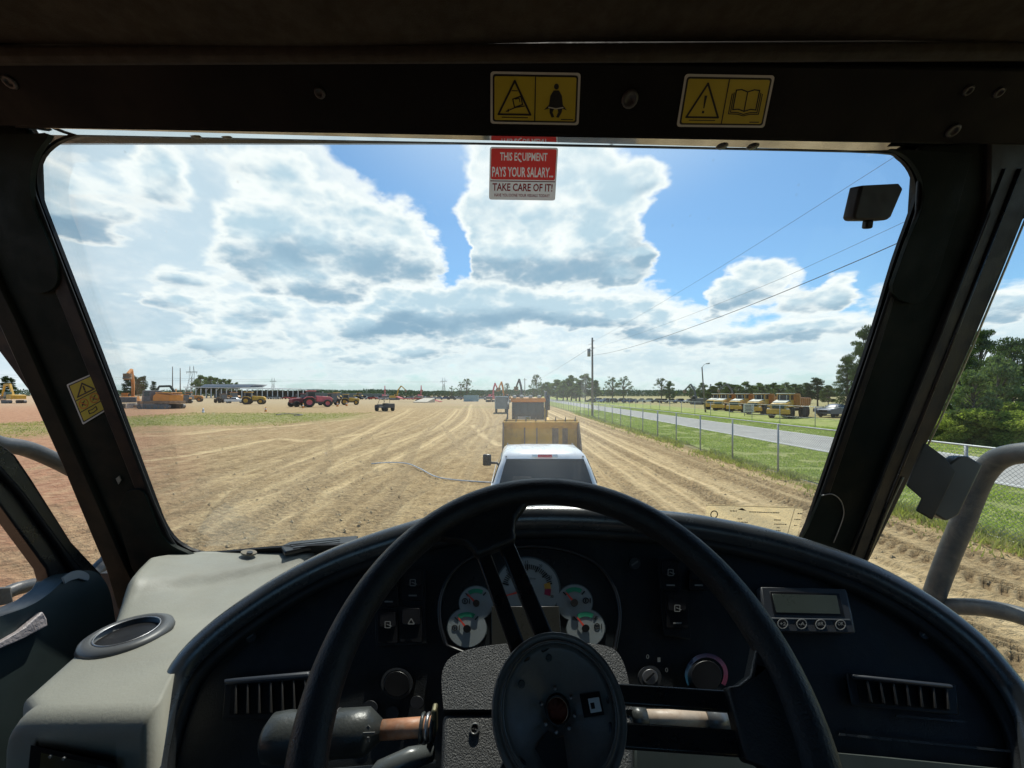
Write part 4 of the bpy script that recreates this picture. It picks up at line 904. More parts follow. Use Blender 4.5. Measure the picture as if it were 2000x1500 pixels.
for (xo, w, d, lg, wv) in ((4.0,.10,.02,0,.7),(4.75,.10,.02,0,.7),(6.1,.08,.02,0,.6),(2.4,.12,.02,0,.6),(8.0,.10,.02,0,.6),(3.35,.12,.02,0,.5),(5.25,.16,.05,0,1.),(6.45,.34,.05,0,1.),(6.95,.12,.03,0,.8),(4.35,.22,.03,0,.9),(5.75,.62,.055,.085,.15),(7.7,.6,.06,.09,.25),(8.55,.5,.045,.07,.2),(3.7,.45,.05,.07,.4),(3.0,.2,.03,0,.8),(1.9,.35,.03,.02,.5),(-1.6,.35,.03,.02,.5),(7.1,.15,.03,0,.7),(9.2,.2,.03,0,.5)):
    seg_track([Vector((xo+.10*math.sin(y*.21+xo*3)+.05*math.sin(y*.6+xo)+(0 if y > 4 else 0), y, 0)) for y in (.2,2,4,6,9,12,16,20,26,34,45,60,90)], w, d, lg, wv=wv)
for s_ in range(16):     # faint older tracks
    r_ = random.Random(100+s_); x0 = r_.uniform(-34,-3); sl = r_.uniform(-.5,.12); cv = r_.uniform(-.006,.006)
    seg_track([Vector((x0+sl*(y-12)+cv*(y-12)**2, y, 0)) for y in np.linspace(5,46,9)], r_.uniform(.3,.6), .022, r_.choice((0,.015,.025,.03)), wv=r_.uniform(.1,.5))
def sheet(name, X_, Y_, Z_, m, attrs=None):
    ny, nx = X_.shape; me = bpy.data.meshes.new(name); co = np.stack([X_, Y_, Z_], -1).reshape(-1, 3).astype(np.float32)
    i = np.arange((ny-1)*(nx-1)); r = i//(nx-1); c = i % (nx-1); a = r*nx+c
    f = np.stack([a, a+1, a+nx+1, a+nx], -1).astype(np.int32)
    me.vertices.add(len(co)); me.vertices.foreach_set('co', co.ravel()); me.loops.add(f.size); me.loops.foreach_set('vertex_index', f.ravel())
    me.polygons.add(len(f)); me.polygons.foreach_set('loop_start', np.arange(0, f.size, 4, dtype=np.int32)); me.polygons.foreach_set('loop_total', np.full(len(f), 4, dtype=np.int32))
    me.update(calc_edges=True); me.materials.append(m); me.polygons.foreach_set('use_smooth', np.ones(len(f), dtype=bool))
    for k_, v_ in (attrs or {}).items():
        at = me.attributes.new(k_, 'FLOAT', 'POINT'); at.data.foreach_set('value', v_.ravel().astype(np.float32))
    o = bpy.data.objects.new(name, me); col.objects.link(o); o['kind'] = 'structure'; return o
dirt = bpy.data.materials.new('dirt'); dirt.use_nodes = True; T = NT(dirt.node_tree); b = dirt.node_tree.nodes['Principled BSDF']
geo = T.node('ShaderNodeNewGeometry').outputs['Position']; sx = T.node('ShaderNodeSeparateXYZ'); T.l.new(geo, sx.inputs[0]); X, Y = sx.outputs[0], sx.outputs[1]
at = lambda n_: (lambda nn: (setattr(nn, 'attribute_name', n_), nn.outputs['Fac'])[1])(T.node('ShaderNodeAttribute'))
nA = T.noise(geo, .35, 6, .6); nB = T.noise(geo, 2.2, 8, .65); nC = T.noise(geo, 14, 6, .7)
st_v = T.vec('MULTIPLY', geo, (1.6, .35, 1)); nS = T.noise(st_v, 1.0, 8, .65, .4)
c = T.mix(T.ramp(nB, .35, .65), (.31, .215, .105), (.50, .36, .185))
c = T.mix(T.math('MULTIPLY', T.ramp(nS, .45, .62), .5), c, (.60, .45, .24))
c = T.mix(T.math('MULTIPLY', T.ramp(nC, .47, .62), .6), c, (.15, .105, .055))
redm_ = T.math('MULTIPLY', T.ramp(X, -9, -24, 0, 1), T.ramp(nA, .30, .60)); redm_ = T.math('MULTIPLY', redm_, T.ramp(Y, 60, 20, .1, 1))
redl = T.math('MULTIPLY', T.ramp(T.math('ADD', X, T.math('MULTIPLY', Y, .84)), 2.5, -4.5), .75)
c = T.mix(T.math('MAXIMUM', T.math('MULTIPLY', redm_, .18), redl), c, T.mix(T.ramp(nB, .35, .65), (.33, .15, .09), (.47, .26, .16)))
rip = T.noise(T.vec('MULTIPLY', geo, (.9, 4.5, 1)), 1.6, 7, .62, .8); c = T.mix(T.math('MULTIPLY', T.ramp(rip, .52, .66), .45), c, (.20, .145, .08)); c = T.mix(T.math('MULTIPLY', T.ramp(rip, .46, .34), .3), c, (.60, .47, .28))
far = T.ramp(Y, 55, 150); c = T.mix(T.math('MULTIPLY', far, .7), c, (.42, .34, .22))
c = T.mix(T.math('MULTIPLY', T.math('MULTIPLY', at('wear'), .9), T.ramp(T.noise(geo, 5.5, 8, .7), .32, .56, .35, 1)), c, (.74, .57, .32))
c = T.mix(T.math('MULTIPLY', at('tread'), .55), c, (.17, .12, .07))  # moist soil in the tread, with shade painted into the lug gaps
def patch(cx, cy, rx, ry):
    q = T.vec('MULTIPLY_ADD', geo, (1/rx, 1/ry, 0), (-cx/rx, -cy/ry, 0)); return T.math('ADD', T.vec('LENGTH', q), T.math('MULTIPLY', T.math('SUBTRACT', nB, .5), 1.1))
gcol = T.mix(T.ramp(nC, .35, .65), (.17, .20, .06), (.32, .31, .12))
for q, am in ((patch(-35, 49, 17, 13), .7), (patch(-48, 30, 20, 7), .4), (patch(-44, 37, 12, 9), .45), (patch(-2, 90, 20, 6), .25)):
    c = T.mix(T.math('MULTIPLY', T.ramp(q, 1.15, .6), am), c, gcol)
edge = T.math('MULTIPLY', T.ramp(T.math('ADD', X, T.math('MULTIPLY', T.math('SUBTRACT', nB, .5), 2.4)), 9.4, 10.3), .55)
c = T.mix(edge, c, gcol)
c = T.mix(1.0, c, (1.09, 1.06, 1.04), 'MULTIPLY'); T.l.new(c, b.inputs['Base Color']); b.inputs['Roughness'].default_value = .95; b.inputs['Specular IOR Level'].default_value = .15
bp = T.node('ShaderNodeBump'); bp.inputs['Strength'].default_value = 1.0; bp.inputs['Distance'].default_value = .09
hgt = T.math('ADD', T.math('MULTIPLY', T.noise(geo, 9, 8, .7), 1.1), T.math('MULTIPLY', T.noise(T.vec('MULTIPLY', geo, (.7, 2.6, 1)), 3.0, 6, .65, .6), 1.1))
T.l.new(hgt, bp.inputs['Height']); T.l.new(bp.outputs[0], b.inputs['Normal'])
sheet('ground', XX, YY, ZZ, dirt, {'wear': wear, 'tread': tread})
grassm = bpy.data.materials.new('grass'); grassm.use_nodes = True; T = NT(grassm.node_tree); b = grassm.node_tree.nodes['Principled BSDF']
geo = T.node('ShaderNodeNewGeometry').outputs['Position']
c = T.mix(T.ramp(T.noise(geo, 1.1, 8, .65), .35, .65), (.22, .265, .07), (.38, .41, .13)); c = T.mix(T.math('MULTIPLY', T.ramp(T.noise(geo, .25, 5, .6), .45, .7), .5), c, (.36, .34, .15))
c = T.mix(T.math('MULTIPLY', T.ramp(T.noise(geo, 16, 5, .7), .5, .7), .5), c, (.12, .15, .045))
T.l.new(c, b.inputs['Base Color']); b.inputs['Roughness'].default_value = .95; b.inputs['Specular IOR Level'].default_value = .1
bp = T.node('ShaderNodeBump'); bp.inputs['Strength'].default_value = .8; bp.inputs['Distance'].default_value = .08; T.l.new(T.noise(geo, 12, 8, .7), bp.inputs['Height']); T.l.new(bp.outputs[0], b.inputs['Normal'])
def strip(name, xs, y0, y1, n, m, lift):
    xs = np.array(xs, float); ys = np.concatenate([np.linspace(y0, 80, n), np.geomspace(82, y1, 20)]); x_, y_ = np.meshgrid(xs, ys)
    x_ = x_ + (np.sin(y_*.9)*.10+np.sin(y_*2.3)*.06)*((x_ == xs[0]) if 'verge' in name else 0)
    return sheet(name, x_, y_, terrain(x_, y_)+lift, m)
strip('grass_verge', [10.35, 11.5, 13, 14.5, 16.1], -20, 900, 160, grassm, .03)
strip('grass_verge', [21.9, 23, 24, 26, 28, 31, 34, 38, 46], -20, 900, 120, grassm, .03)
roadm = pm('road_concrete', (.36,.345,.31), .9, var=.12, scale=.8, bump=.4, bscale=30, dirt=(.22,.21,.20), dirt_amt=.35)
strip('road', [16.0, 19, 22.0], -20, 1200, 60, roadm, .05)
linem = pm('road_line', (.70,.70,.66), .8, var=.1, scale=3)
strip('road_edge_line', [16.25, 16.37], -20, 600, 60, linem, .054); strip('road_edge_line', [21.65, 21.77], -20, 600, 60, linem, .054)
# grass blades: nobody could count them
def blades(name, regions, n, hmin, hmax, m, label):
    tot = sum(r[4] for r in regions); V_ = []; 
    for (x0, x1, y0, y1, w) in regions:
        k = int(n*w/tot); y = np.exp(rng.uniform(math.log(y0), math.log(y1), k)); x = rng.uniform(x0, x1, k); clump = lattice(77, x*1.3, y*1.3) > -.25
        x = x[clump]; y = y[clump]; k = len(x); h = rng.uniform(hmin, hmax, k)*(1+.8*lattice(5, x*.8, y*.8)); a = rng.uniform(0, 6.28, k); w_ = .012+y*.0009; lx = rng.normal(0, .4, k)*h; ly = rng.normal(0, .4, k)*h
        z = terrain(x, y)+.02; p0 = np.stack([x-np.cos(a)*w_, y-np.sin(a)*w_, z], -1); p1 = np.stack([x+np.cos(a)*w_, y+np.sin(a)*w_, z], -1); p2 = np.stack([x+lx, y+ly, z+h], -1)
        V_.append(np.stack([p0, p1, p2], 1).reshape(-1, 3))
    co = np.concatenate(V_).astype(np.float32); nf = len(co)//3; me = bpy.data.meshes.new(name); me.vertices.add(len(co)); me.vertices.foreach_set('co', co.ravel())
    me.loops.add(len(co)); me.loops.foreach_set('vertex_index', np.arange(len(co), dtype=np.int32)); me.polygons.add(nf); me.polygons.foreach_set('loop_start', np.arange(0, len(co), 3, dtype=np.int32)); me.polygons.foreach_set('loop_total', np.full(nf, 3, dtype=np.int32))
    me.update(calc_edges=True); me.materials.append(m); o = link(name, me); return tag(o, label, 'grass', kind='stuff')
gl1 = leafmat('grass_blade', (.26,.30,.08), (.44,.45,.15), .45); gl2 = leafmat('dry_grass_blade', (.30,.29,.10), (.45,.40,.20), .35)
blades('roadside_grass', [(10.3,16,4,70,5),(22,33,14,90,4)], 150000, .025, .08, gl1, 'short green grass growing on both sides of the road beyond the fence')
blades('fence_line_weeds', [(9.3,10.6,5,60,3),(8.6,9.6,7,40,.2)], 10000, .05, .22, gl2, 'dry weeds and grass along the foot of the chain link fence')
blades('field_grass', [(-52,-22,36,62,4),(-60,-34,25,38,2)], 16000, .03, .10, gl2, 'patch of grass left growing in the dirt yard on the left')
# clods of soil
cl = MB(); r_ = random.Random(5)
for i in range(700):
    y = math.exp(r_.uniform(math.log(3.5), math.log(32))); x = r_.uniform(max(-16, -1.1*y), min(9.5, 1.6*y)); s = r_.uniform(.010,.04)*(1+y*.02)
    c_ = Vector((x, y, .0)); q = [c_+Vector((r_.uniform(-s,s), r_.uniform(-s,s), r_.uniform(-.2*s,.2*s))) for _ in range(3)]
    cl.add([c_+Vector((-s,-s*.6,0)), c_+Vector((s,-s*.7,0)), c_+Vector((s*.8,s,0)), c_+Vector((-s*.9,s*.8,0)), c_+Vector((r_.uniform(-.4,.4)*s, r_.uniform(-.4,.4)*s, s*.9))], [(0,1,4),(1,2,4),(2,3,4),(3,0,4)])
tag(cl.build('soil_clods', pm('clod',(.40,.30,.17),.95,var=.3,scale=3)), 'loose clods of dry soil scattered over the dirt yard', 'soil', kind='stuff')

# ------------------------------------------------------------------ fences, poles, wires
galv = pm('galvanised', (.42,.43,.42), .45, .5, var=.15, scale=5)
wirem = pm('galvanised_wire', (.40,.41,.40), .6, .2, var=.1, scale=3)
fence = empty('chain_link_fence', (10.05, 12, 0), 0, 'galvanised chain link fence running along the near side of the road', 'fence')
y = 2.5
while y < 215:
    if y < 100: MB().cyl((10.05,y,-.05), (10.05,y,1.86), .034 if int(round((y-2.5)/3)) % 8 else .045, 10).build('fence_post', galv, fence)
    y += 3
far_ = MB()
while y < 420: far_.cyl((10.05,y,0), (10.05,y,1.86), .035, 5); y += 3
tag(far_.build('far_posts', galv, fence), kind='stuff')
MB().tube([(10.05, q, 1.87) for q in np.linspace(-3,430,60)], .024, 8).build('top_rail', galv, fence)
MB().tube([(10.02, q, .05) for q in np.linspace(-3,430,60)], .006, 5).build('bottom_wire', galv, fence)
mesh_ = MB(); p_ = .062; vs, fs = [], []
for d in (1, -1):
    y = -3.0
    while y < 100:
        w = .0022 if y < 40 else .0032
        a = Vector((10.01, y, .04 if d > 0 else 1.84)); e_ = Vector((10.01, y+1.8, 1.84 if d > 0 else .04)); n0 = len(vs); n_ = Vector((0, -d*w, w))
        vs += [a-n_, a+n_, e_+n_, e_-n_]; fs.append((n0, n0+1, n0+2, n0+3)); y += p_*1.414*(1 if y < 45 else 2)
mesh_.add(vs, fs); tag(mesh_.build('wire_mesh', wirem, fence), kind='stuff')
ff = empty('chain_link_fence', (30, 50, -.3), 0, 'low distant wire fence between the far grass and the parked yellow dump trucks', 'fence')
y = 33
while y < 200:
    MB().cyl((30,y,-.6), (30,y,1.75), .04, 6).build('fence_post', galv, ff); y += 5
MB().tube([(30,q,1.76) for q in np.linspace(33,320,30)], .03, 6).build('top_rail', galv, ff)
MB().tube([(30,q,.6) for q in np.linspace(33,320,30)], .012, 4).build('middle_wire', galv, ff)
wood = pm('pole_wood', (.20,.17,.14), .85, var=.25, scale=2, bump=.5, bscale=20)
up_ = empty('utility_pole', (11.1, 53, 0), 0, 'tall weathered wooden utility pole with a small transformer, standing by the roadside fence', 'utility pole')
MB().tube([(11.1,53,-.1),(11.1,53,5),(11.08,53,10.8)], [.17,.145,.115], 12).build('pole', wood, up_)
MB().cyl((10.6,52.9,8.2),(10.6,52.9,9.25),.22,14).build('transformer_can', pm('can_grey',(.20,.21,.21),.5), up_)
MB().box((10.85,53,9.0),(.4,.08,.08)).build('bracket', wood, up_); MB().tube([(11.1,53,9.9),(10.75,53,9.95),(10.55,53,9.8)], .03, 6).build('bracket', galv, up_)
for z in (9.3,10.3): MB().lathe([(.03,0),(.07,.04),(.04,.09),(.07,.13),(.03,.17)], (11.3,53,z), (0,0,1), 10).build('insulator', pm('insulator',(.25,.2,.17),.3), up_)
for i, (d, cat, lab) in enumerate((([(11.1,53,8.35),(11.1,40,7.55),(11.1,25,7.15),(11.1,12,7.3),(11.1,0,8.2),(11.1,-20,9.5)],.014,'lowest and thickest overhead cable rising from the utility pole to the right'), ([(11.1,53,10.2),(11.2,36,9.95),(11.3,24,9.9),(11.3,12,10.0),(11.2,-20,10.6)],.007,'thin uppermost overhead wire crossing the blue sky on the right'), ([(11.1,53,9.3),(11.1,36,8.4),(11.1,20,7.85),(11.1,10,7.9),(11.1,-20,9)],.006,'faint middle overhead wire between the two others'))):
    tag(MB().tube(smooth_path(d, 6), cat, 5).build('overhead_wire', blackpaint), lab, 'wire')
tag(MB().tube([Vector((11.1,53,9.6)).lerp(Vector((9.4,330,9.5)), t)+Vector((0,0,-6*t*(1-t)*.6)) for t in np.linspace(0,1,14)], .02, 4).build('overhead_wire', blackpaint), 'distant overhead wire running away from the utility pole along the road', 'wire')
lp = empty('lamp_pole', (37.2,75,-.5), 0, 'slender pole with a cobra head street lamp beside the parked yellow dump trucks', 'street lamp')
MB().tube([(37.8,75,-.6),(37.4,75,4),(37.1,75,8.3)], [.17,.14,.11], 8).build('pole', wood, lp)
MB().tube([(37.1,75,8.2),(37.5,74.9,8.8),(38.0,74.8,9.1)], .045, 6).build('lamp_arm', galv, lp)
MB().prism([(37.8,74.6,9.0),(38.3,74.5,9.15),(38.45,74.5,9.0),(38.3,74.5,8.85),(37.8,74.6,8.85)], Vector((0,.3,0))).build('lamp_head', galv, lp, .03)
p2 = empty('utility_pole', (5.5,165,0), 0, 'far utility pole with a short crossarm above the line of machines ahead', 'utility pole')
MB().tube([(5.5,165,0),(5.5,165,10.0)], [.2,.13], 8).build('pole', wood, p2); MB().box((5.5,165,9.2),(1.8,.12,.14)).build('crossarm', wood, p2)

# ------------------------------------------------------------------ vehicles (local: +Y is forward, origin on the ground)
cat_y = pm('machine_yellow', (.66,.38,.04), .5, var=.12, scale=.8, dirt=(.24,.16,.08), dirt_amt=.45)
cat_o = pm('machine_orange', (.62,.23,.03), .5, var=.12, scale=.8, dirt=(.25,.14,.08), dirt_amt=.4)
brightor = pm('bright_orange', (.72,.27,.03), .45, var=.1, scale=.8)
rustm = pm('rusty_steel', (.30,.20,.12), .8, var=.25, scale=2, bump=.3, bscale=20, dirt=(.13,.07,.04), dirt_amt=.6)
rusty_y = pm('rusty_yellow', (.72,.38,.045), .6, var=.2, scale=1.2, dirt=(.26,.14,.05), dirt_amt=.5)
tyre = pm('tyre', (.028,.027,.025), .85, var=.25, scale=6, bump=.4, bscale=40, dirt=(.20,.16,.11), dirt_amt=.5)
glassd = pm('dark_glass', (.015,.022,.024), .08, var=.1, scale=1, spec=.5)
whitep = pm('white_paint', (.78,.78,.77), .28, var=.03, scale=2, coat=.5, dirt=(.5,.45,.36), dirt_amt=.2)
greym = pm('grey_steel', (.16,.16,.155), .6, .2, var=.2, scale=3, dirt=(.22,.17,.12), dirt_amt=.4)
pinkred = pm('faded_red', (.75,.16,.18), .5, var=.15, scale=1, dirt=(.3,.17,.12), dirt_amt=.4)
redp = pm('red_paint', (.50,.04,.03), .4, var=.1, scale=1)
WC = {}
def wheel(par, x, y, r, w, rimm=None, z=None):
    rimm = rimm or greym; k_ = (round(r,2), round(w,2), rimm.name)
    if k_ not in WC:
        t = MB().lathe([(r*.55,-w/2),(r*.90,-w/2),(r,-w*.36),(r,w*.36),(r*.90,w/2),(r*.55,w/2),(r*.55,-w/2)], (0,0,0), (1,0,0), 28)
        for i in range(22):
            a = 2*math.pi*i/22; t.box((w*.22*(1 if i % 2 else -1), math.cos(a)*r, math.sin(a)*r), (w*.45, r*.10, r*.055), (a-math.pi/2, 0, 0))
        rm = MB().lathe([(.001,-w*.30),(r*.2,-w*.30),(r*.22,-w*.20),(r*.45,-w*.18),(r*.55,-w*.42),(r*.57,-w*.42),(r*.57,w*.42),(r*.55,w*.42),(r*.45,w*.18),(r*.22,w*.2),(r*.2,w*.3),(.001,w*.30)], (0,0,0), (1,0,0), 20)
        WC[k_] = (t.mesh('wheel', tyre), rm.mesh('rim', rimm))
    o = link('wheel', WC[k_][0], par); o.location = (x, y, r if z is None else z); q = link('rim', WC[k_][1], o); return o
def bl(par, name, mb, m, bev=0, seg=2): return mb.build(name, m, par, bev, seg, local=True)
def sideprism(pts, x0, x1): return MB().prism([(x0, y, z) for y, z in pts], Vector((x1-x0, 0, 0)))
def pickup(name, label, paint, loc, rz, group=None, full=True, sc=1):
    t = empty(name, (0,0,0), 0, label, 'pickup truck', group)
    hw = 1.0     # origin under the rear bumper centre line
    bl(t, 'lower_body', sideprism([(0.05,.55),(0.05,.95),(.1,1.30),(1.75,1.33),(1.75,.62)], -hw+.0, -hw+.10), paint, .02)
    bl(t, 'lower_body', sideprism([(0.05,.55),(0.05,.95),(.1,1.30),(1.75,1.33),(1.75,.62)], hw-.10, hw), paint, .02)
    bl(t, 'bed_floor', MB().box((0,.92,.80),(1.75,1.7,.06)), greym); bl(t, 'tailgate', MB().box((0,.06,1.02),(1.72,.07,.56)), paint, .02); bl(t, 'front_bed_wall', MB().box((0,1.76,1.05),(1.78,.05,.52)), paint, .01)
    bl(t, 'rear_bumper', MB().box((0,-.08,.62),(1.9,.16,.20)), galv, .03)
    cabp = [(1.80,.55),(1.80,1.33),(4.05,1.33),(5.55,1.22),(5.70,1.05),(5.72,.55),(4.9,.5),(1.9,.5)]
    bl(t, 'cab_body', sideprism(cabp, -hw, hw), paint, .05, 3)
    # greenhouse loft: beltline to roof
    rows = []
    for (z, y0, y1, w) in ((1.32,1.82,4.10,.96),(1.62,1.90,3.75,.86),(1.86,2.02,3.38,.765),(1.93,2.12,3.20,.70),(1.955,2.35,2.95,.5)):
        r_ = []
        for (x, y) in ((-w,y0+.10),(-w+.06,y0+.02),(-w*.5,y0-.02),(0,y0-.03),(w*.5,y0-.02),(w-.06,y0+.02),(w,y0+.10),(w,(y0+y1)/2),(w,y1-.1),(w*.5,y1+.02),(-w*.5,y1+.02),(-w,y1-.1),(-w,(y0+y1)/2)): r_.append(Vector((x,y,z)))
        rows.append(r_)
    mb = MB().grid(rows, closed=True); mb.f.append([len(mb.v)-13+i for i in range(13)]); mb.m.append(0); mb.sm.append(True); bl(t, 'cab_roof', mb, paint)
    def quad(name, pts, n_, m, th=.012, par=t): return MB().prism([Vector(p) for p in pts], Vector(n_)*th).build(name, m, par, 0, local=True)
    rw = quad('rear_window', [(-.84,1.755,1.36),(.84,1.755,1.36),(.735,1.90,1.72),(.70,1.945,1.82),(-.70,1.945,1.82),(-.735,1.90,1.72)], (0,-.95,.25), glassd, .03)
    if full:
        quad('window_divider', [(-.27,1.74,1.36),(-.25,1.74,1.36),(-.235,1.92,1.81),(-.255,1.92,1.81)], (0,-.95,.25), blackpaint, .012, rw); quad('window_divider', [(.27,1.74,1.36),(.25,1.74,1.36),(.235,1.92,1.81),(.255,1.92,1.81)], (0,-.95,.25), blackpaint, .012, rw)
        quad('seat_back', [(-.62,1.73,1.38),(-.22,1.73,1.38),(-.26,1.79,1.54),(-.58,1.79,1.54)], (0,-.95,.25), pm('seat_grey',(.05,.05,.05),.8), .008, rw)
        for s in (-1,1): quad('roof_seam', [(s*.70,1.99,1.845),(s*.72,1.99,1.845),(s*.70,3.25,1.935),(s*.68,3.25,1.935)], (0,0,1), blackpaint, .014)
    quad('brake_light', [(-.13,1.962,1.845),(.13,1.962,1.845),(.13,1.985,1.885),(-.13,1.985,1.885)], (0,-.9,.4), pm('lamp_red',(.75,.03,.05),.25), .045); 
    for s in (-1,1): quad('cargo_light', [(s*.14,1.962,1.845),(s*.23,1.962,1.845),(s*.23,1.985,1.885),(s*.14,1.985,1.885)], (0,-.9,.4), pm('lamp_clear',(.75,.75,.70),.2), .04)
    for s in (-1,1):
        quad('side_window', [(s*.95,1.98,1.37),(s*.95,2.85,1.37),(s*.80,2.78,1.80),(s*.80,2.12,1.78)], (s,0,.3), glassd, .015); quad('side_window', [(s*.95,2.92,1.37),(s*.95,3.9,1.37),(s*.80,3.30,1.80),(s*.80,2.86,1.80)], (s,0,.3), glassd, .015)
        if full and s > 0: pass
        else: m_ = bl(t, 'mirror', MB().box((s*1.17,3.72,1.50),(.19,.10,.26)), blackpaint, .03)
        bl(t, 'mirror_arm', MB().box((s*1.0,3.74,1.43),(.18,.06,.05)), blackpaint, .01)
        quad('tail_light', [(s*.99,.02,.95),(s*.88,.02,.95),(s*.88,.02,1.28),(s*.99,.02,1.28)], (0,-1,0), pm('lamp_red',(.75,.03,.05),.25), .02)
        quad('bed_rail_cap', [(s*1.0,.1,1.325),(s*.88,.1,1.325),(s*.88,1.78,1.335),(s*1.0,1.78,1.335)], (0,0,1), blackpaint, .02)
        for y in (1.0,4.85): wheel(t, s*.86, y, .41, .27, galv)
    quad('windscreen', [(-.86,4.02,1.36),(.86,4.02,1.36),(.72,3.36,1.84),(-.72,3.36,1.84)], (0,.6,.8), glassd)
    quad('grille', [(-.6,5.73,.8),(.6,5.73,.8),(.6,5.70,1.12),(-.6,5.70,1.12)], (0,1,0), blackpaint)
    return put(t, loc, rz, sc)
pickup('pickup_truck', 'white crew cab pickup just ahead, seen from behind with its red third brake light', whitep, (.60, 5.05, 0), 0)

# wheel loader facing the camera with its bucket
wl = empty('wheel_loader', (0,0,0), 0, 'yellow wheel loader in line ahead of the white pickup, wide rusty bucket towards us', 'wheel loader')
bp_ = [(-.05,.25),(.05,.15),(.9,.12),(1.35,.45),(1.45,1.0),(1.25,1.55),(.95,1.72),(.90,1.68),(1.15,1.45),(1.30,1.0),(1.2,.52),(.85,.22)]
bk = bl(wl, 'bucket', sideprism([(y-.2, z+.25) for y, z in bp_], -1.52, 1.52), rusty_y, .01)
bl(wl, 'bucket_back', MB().prism([(-1.52,.98,.35),(1.52,.98,.35),(1.52,1.05,1.98),(-1.52,1.05,1.98)], Vector((0,-.10,0))), rusty_y, .01)
for s in (-1,1): bl(wl, 'bucket_side', sideprism([(-.25,.4),(.7,.37),(1.15,.7),(1.25,1.25),(1.05,1.86),(.75,1.95),(.2,1.3)], s*1.52-.03, s*1.52+.03), rustm, .006)
bl(wl, 'bucket_edge', MB().tube([(-1.5,.90,1.98),(0,.88,1.96),(1.5,.90,1.98)], .04, 8), cat_y)
for i in range(8): bl(wl, 'bucket_tooth', MB().prism([(-1.40+i*.4-.04,.86,1.96),(-1.40+i*.4+.04,.86,1.96),(-1.40+i*.4,.70,2.13)], Vector((0,.06,0))), greym)
for x in (-.65,-.15,.5): bl(wl, 'bucket_rib', MB().box((x,.92,1.2),(.05,.05,1.5)), rustm)
for x in (.62,1.0): bl(wl, 'wear_plate', MB().box((x,.93,1.35),(.22,.03,1.0)), rustm)
for s in (-.45,.45): bl(wl, 'lift_arm', MB().tube([(s,1.2,.9),(s,1.9,1.5),(s,2.9,1.9)], [.10,.13,.12], 6), cat_y)
bl(wl, 'front_frame', MB().box((0,2.4,1.1),(.9,1.9,.8)), cat_y, .05)
cbx = bl(wl, 'cab', MB().box((-.42,3.9,1.85),(1.5,1.45,1.45)), blackpaint, .05)
MB().box((-.42,3.15,2.0),(1.28,.06,.95)).build('cab_window', pm('cab_window_glass',(.035,.045,.048),.15,var=.3,scale=3,spec=.5), cbx, 0, local=True)
for x in (-.78,-.42,-.05): MB().box((x,3.11,2.0),(.05,.04,.98)).build('window_post', blackpaint, cbx, 0, local=True)
MB().box((-.60,3.10,1.95),(.6,.04,.12)).build('window_post', galv, cbx, 0, local=True)
bl(wl, 'cab_roof', MB().box((-.42,3.85,2.62),(1.62,1.7,.16)), brightor, .05)
for x, z in ((-1.05,2.74),(-.72,2.75),(-.3,2.75),(.1,2.74)): bl(wl, 'work_light', MB().box((x,3.1,z),(.18,.12,.10)), galv, .02)
bl(wl, 'engine_hood', MB().box((-.1,5.6,1.8),(1.5,2.2,1.0)), cat_y, .08)
bl(wl, 'exhaust_stack', MB().tube([(.55,4.9,1.9),(.55,4.9,2.95)], .06, 8), greym); bl(wl, 'air_cleaner', MB().cyl((.62,4.6,2.2),(.62,4.6,2.8),.13), blackpaint)
bl(wl, 'handrail', MB().tube([(.42,3.2,1.6),(.46,3.2,2.9),(.40,3.9,2.95)], .03, 6), blackpaint); bl(wl, 'handrail', MB().tube([(-1.36,1.9,.9),(-1.36,1.9,2.2),(-1.32,2.8,2.8)], .035, 6), blackpaint)
bl(wl, 'mirror', MB().box((-1.35,2.9,2.5),(.12,.08,.42)), blackpaint, .02); bl(wl, 'mirror', MB().box((-1.28,1.7,1.55),(.35,.07,.22)), greym, .02)
for s in (-1,1):
    for y in (2.35,5.3): wheel(wl, s*1.05, y, .72, .52, cat_y)
put(wl, (.98, 12.4, 0), 0, .84); wl.scale = (.84,.84,1.06)

def tracked_base(t, L, w, m=rustm):
    for s in (-1,1):
        pts = [(-L/2+.4*math.cos(a), .42+.42*math.sin(a)) for a in np.linspace(math.pi/2, 1.5*math.pi, 7)]+[(L/2+.4*math.cos(a), .42+.42*math.sin(a)) for a in np.linspace(-math.pi/2, math.pi/2, 7)]
        tr = bl(t, 'track', sideprism(pts, s*w/2-.28, s*w/2+.28), greym, .03)
        for i in range(5): MB().lathe([(.2,-.31),(.2,.31)], (s*w/2, -L/2+.2+i*(L-.4)/4, .32), (1,0,0), 10).build('track_roller', m, tr, 0, local=True)
def tubebox(path, w, h):
    mb = MB()
    for a, b in zip(path[:-1], path[1:]):
        a = Vector(a); b = Vector(b); d = (b-a).normalized(); n_ = Vector((-d.x*0, -d.z, d.y)).normalized()*h/2; x = Vector((w/2,0,0))
        mb.hexa([a-x-n_, a+x-n_, b+x-n_, b-x-n_, a-x+n_, a+x+n_, b+x+n_, b-x+n_])
    return mb
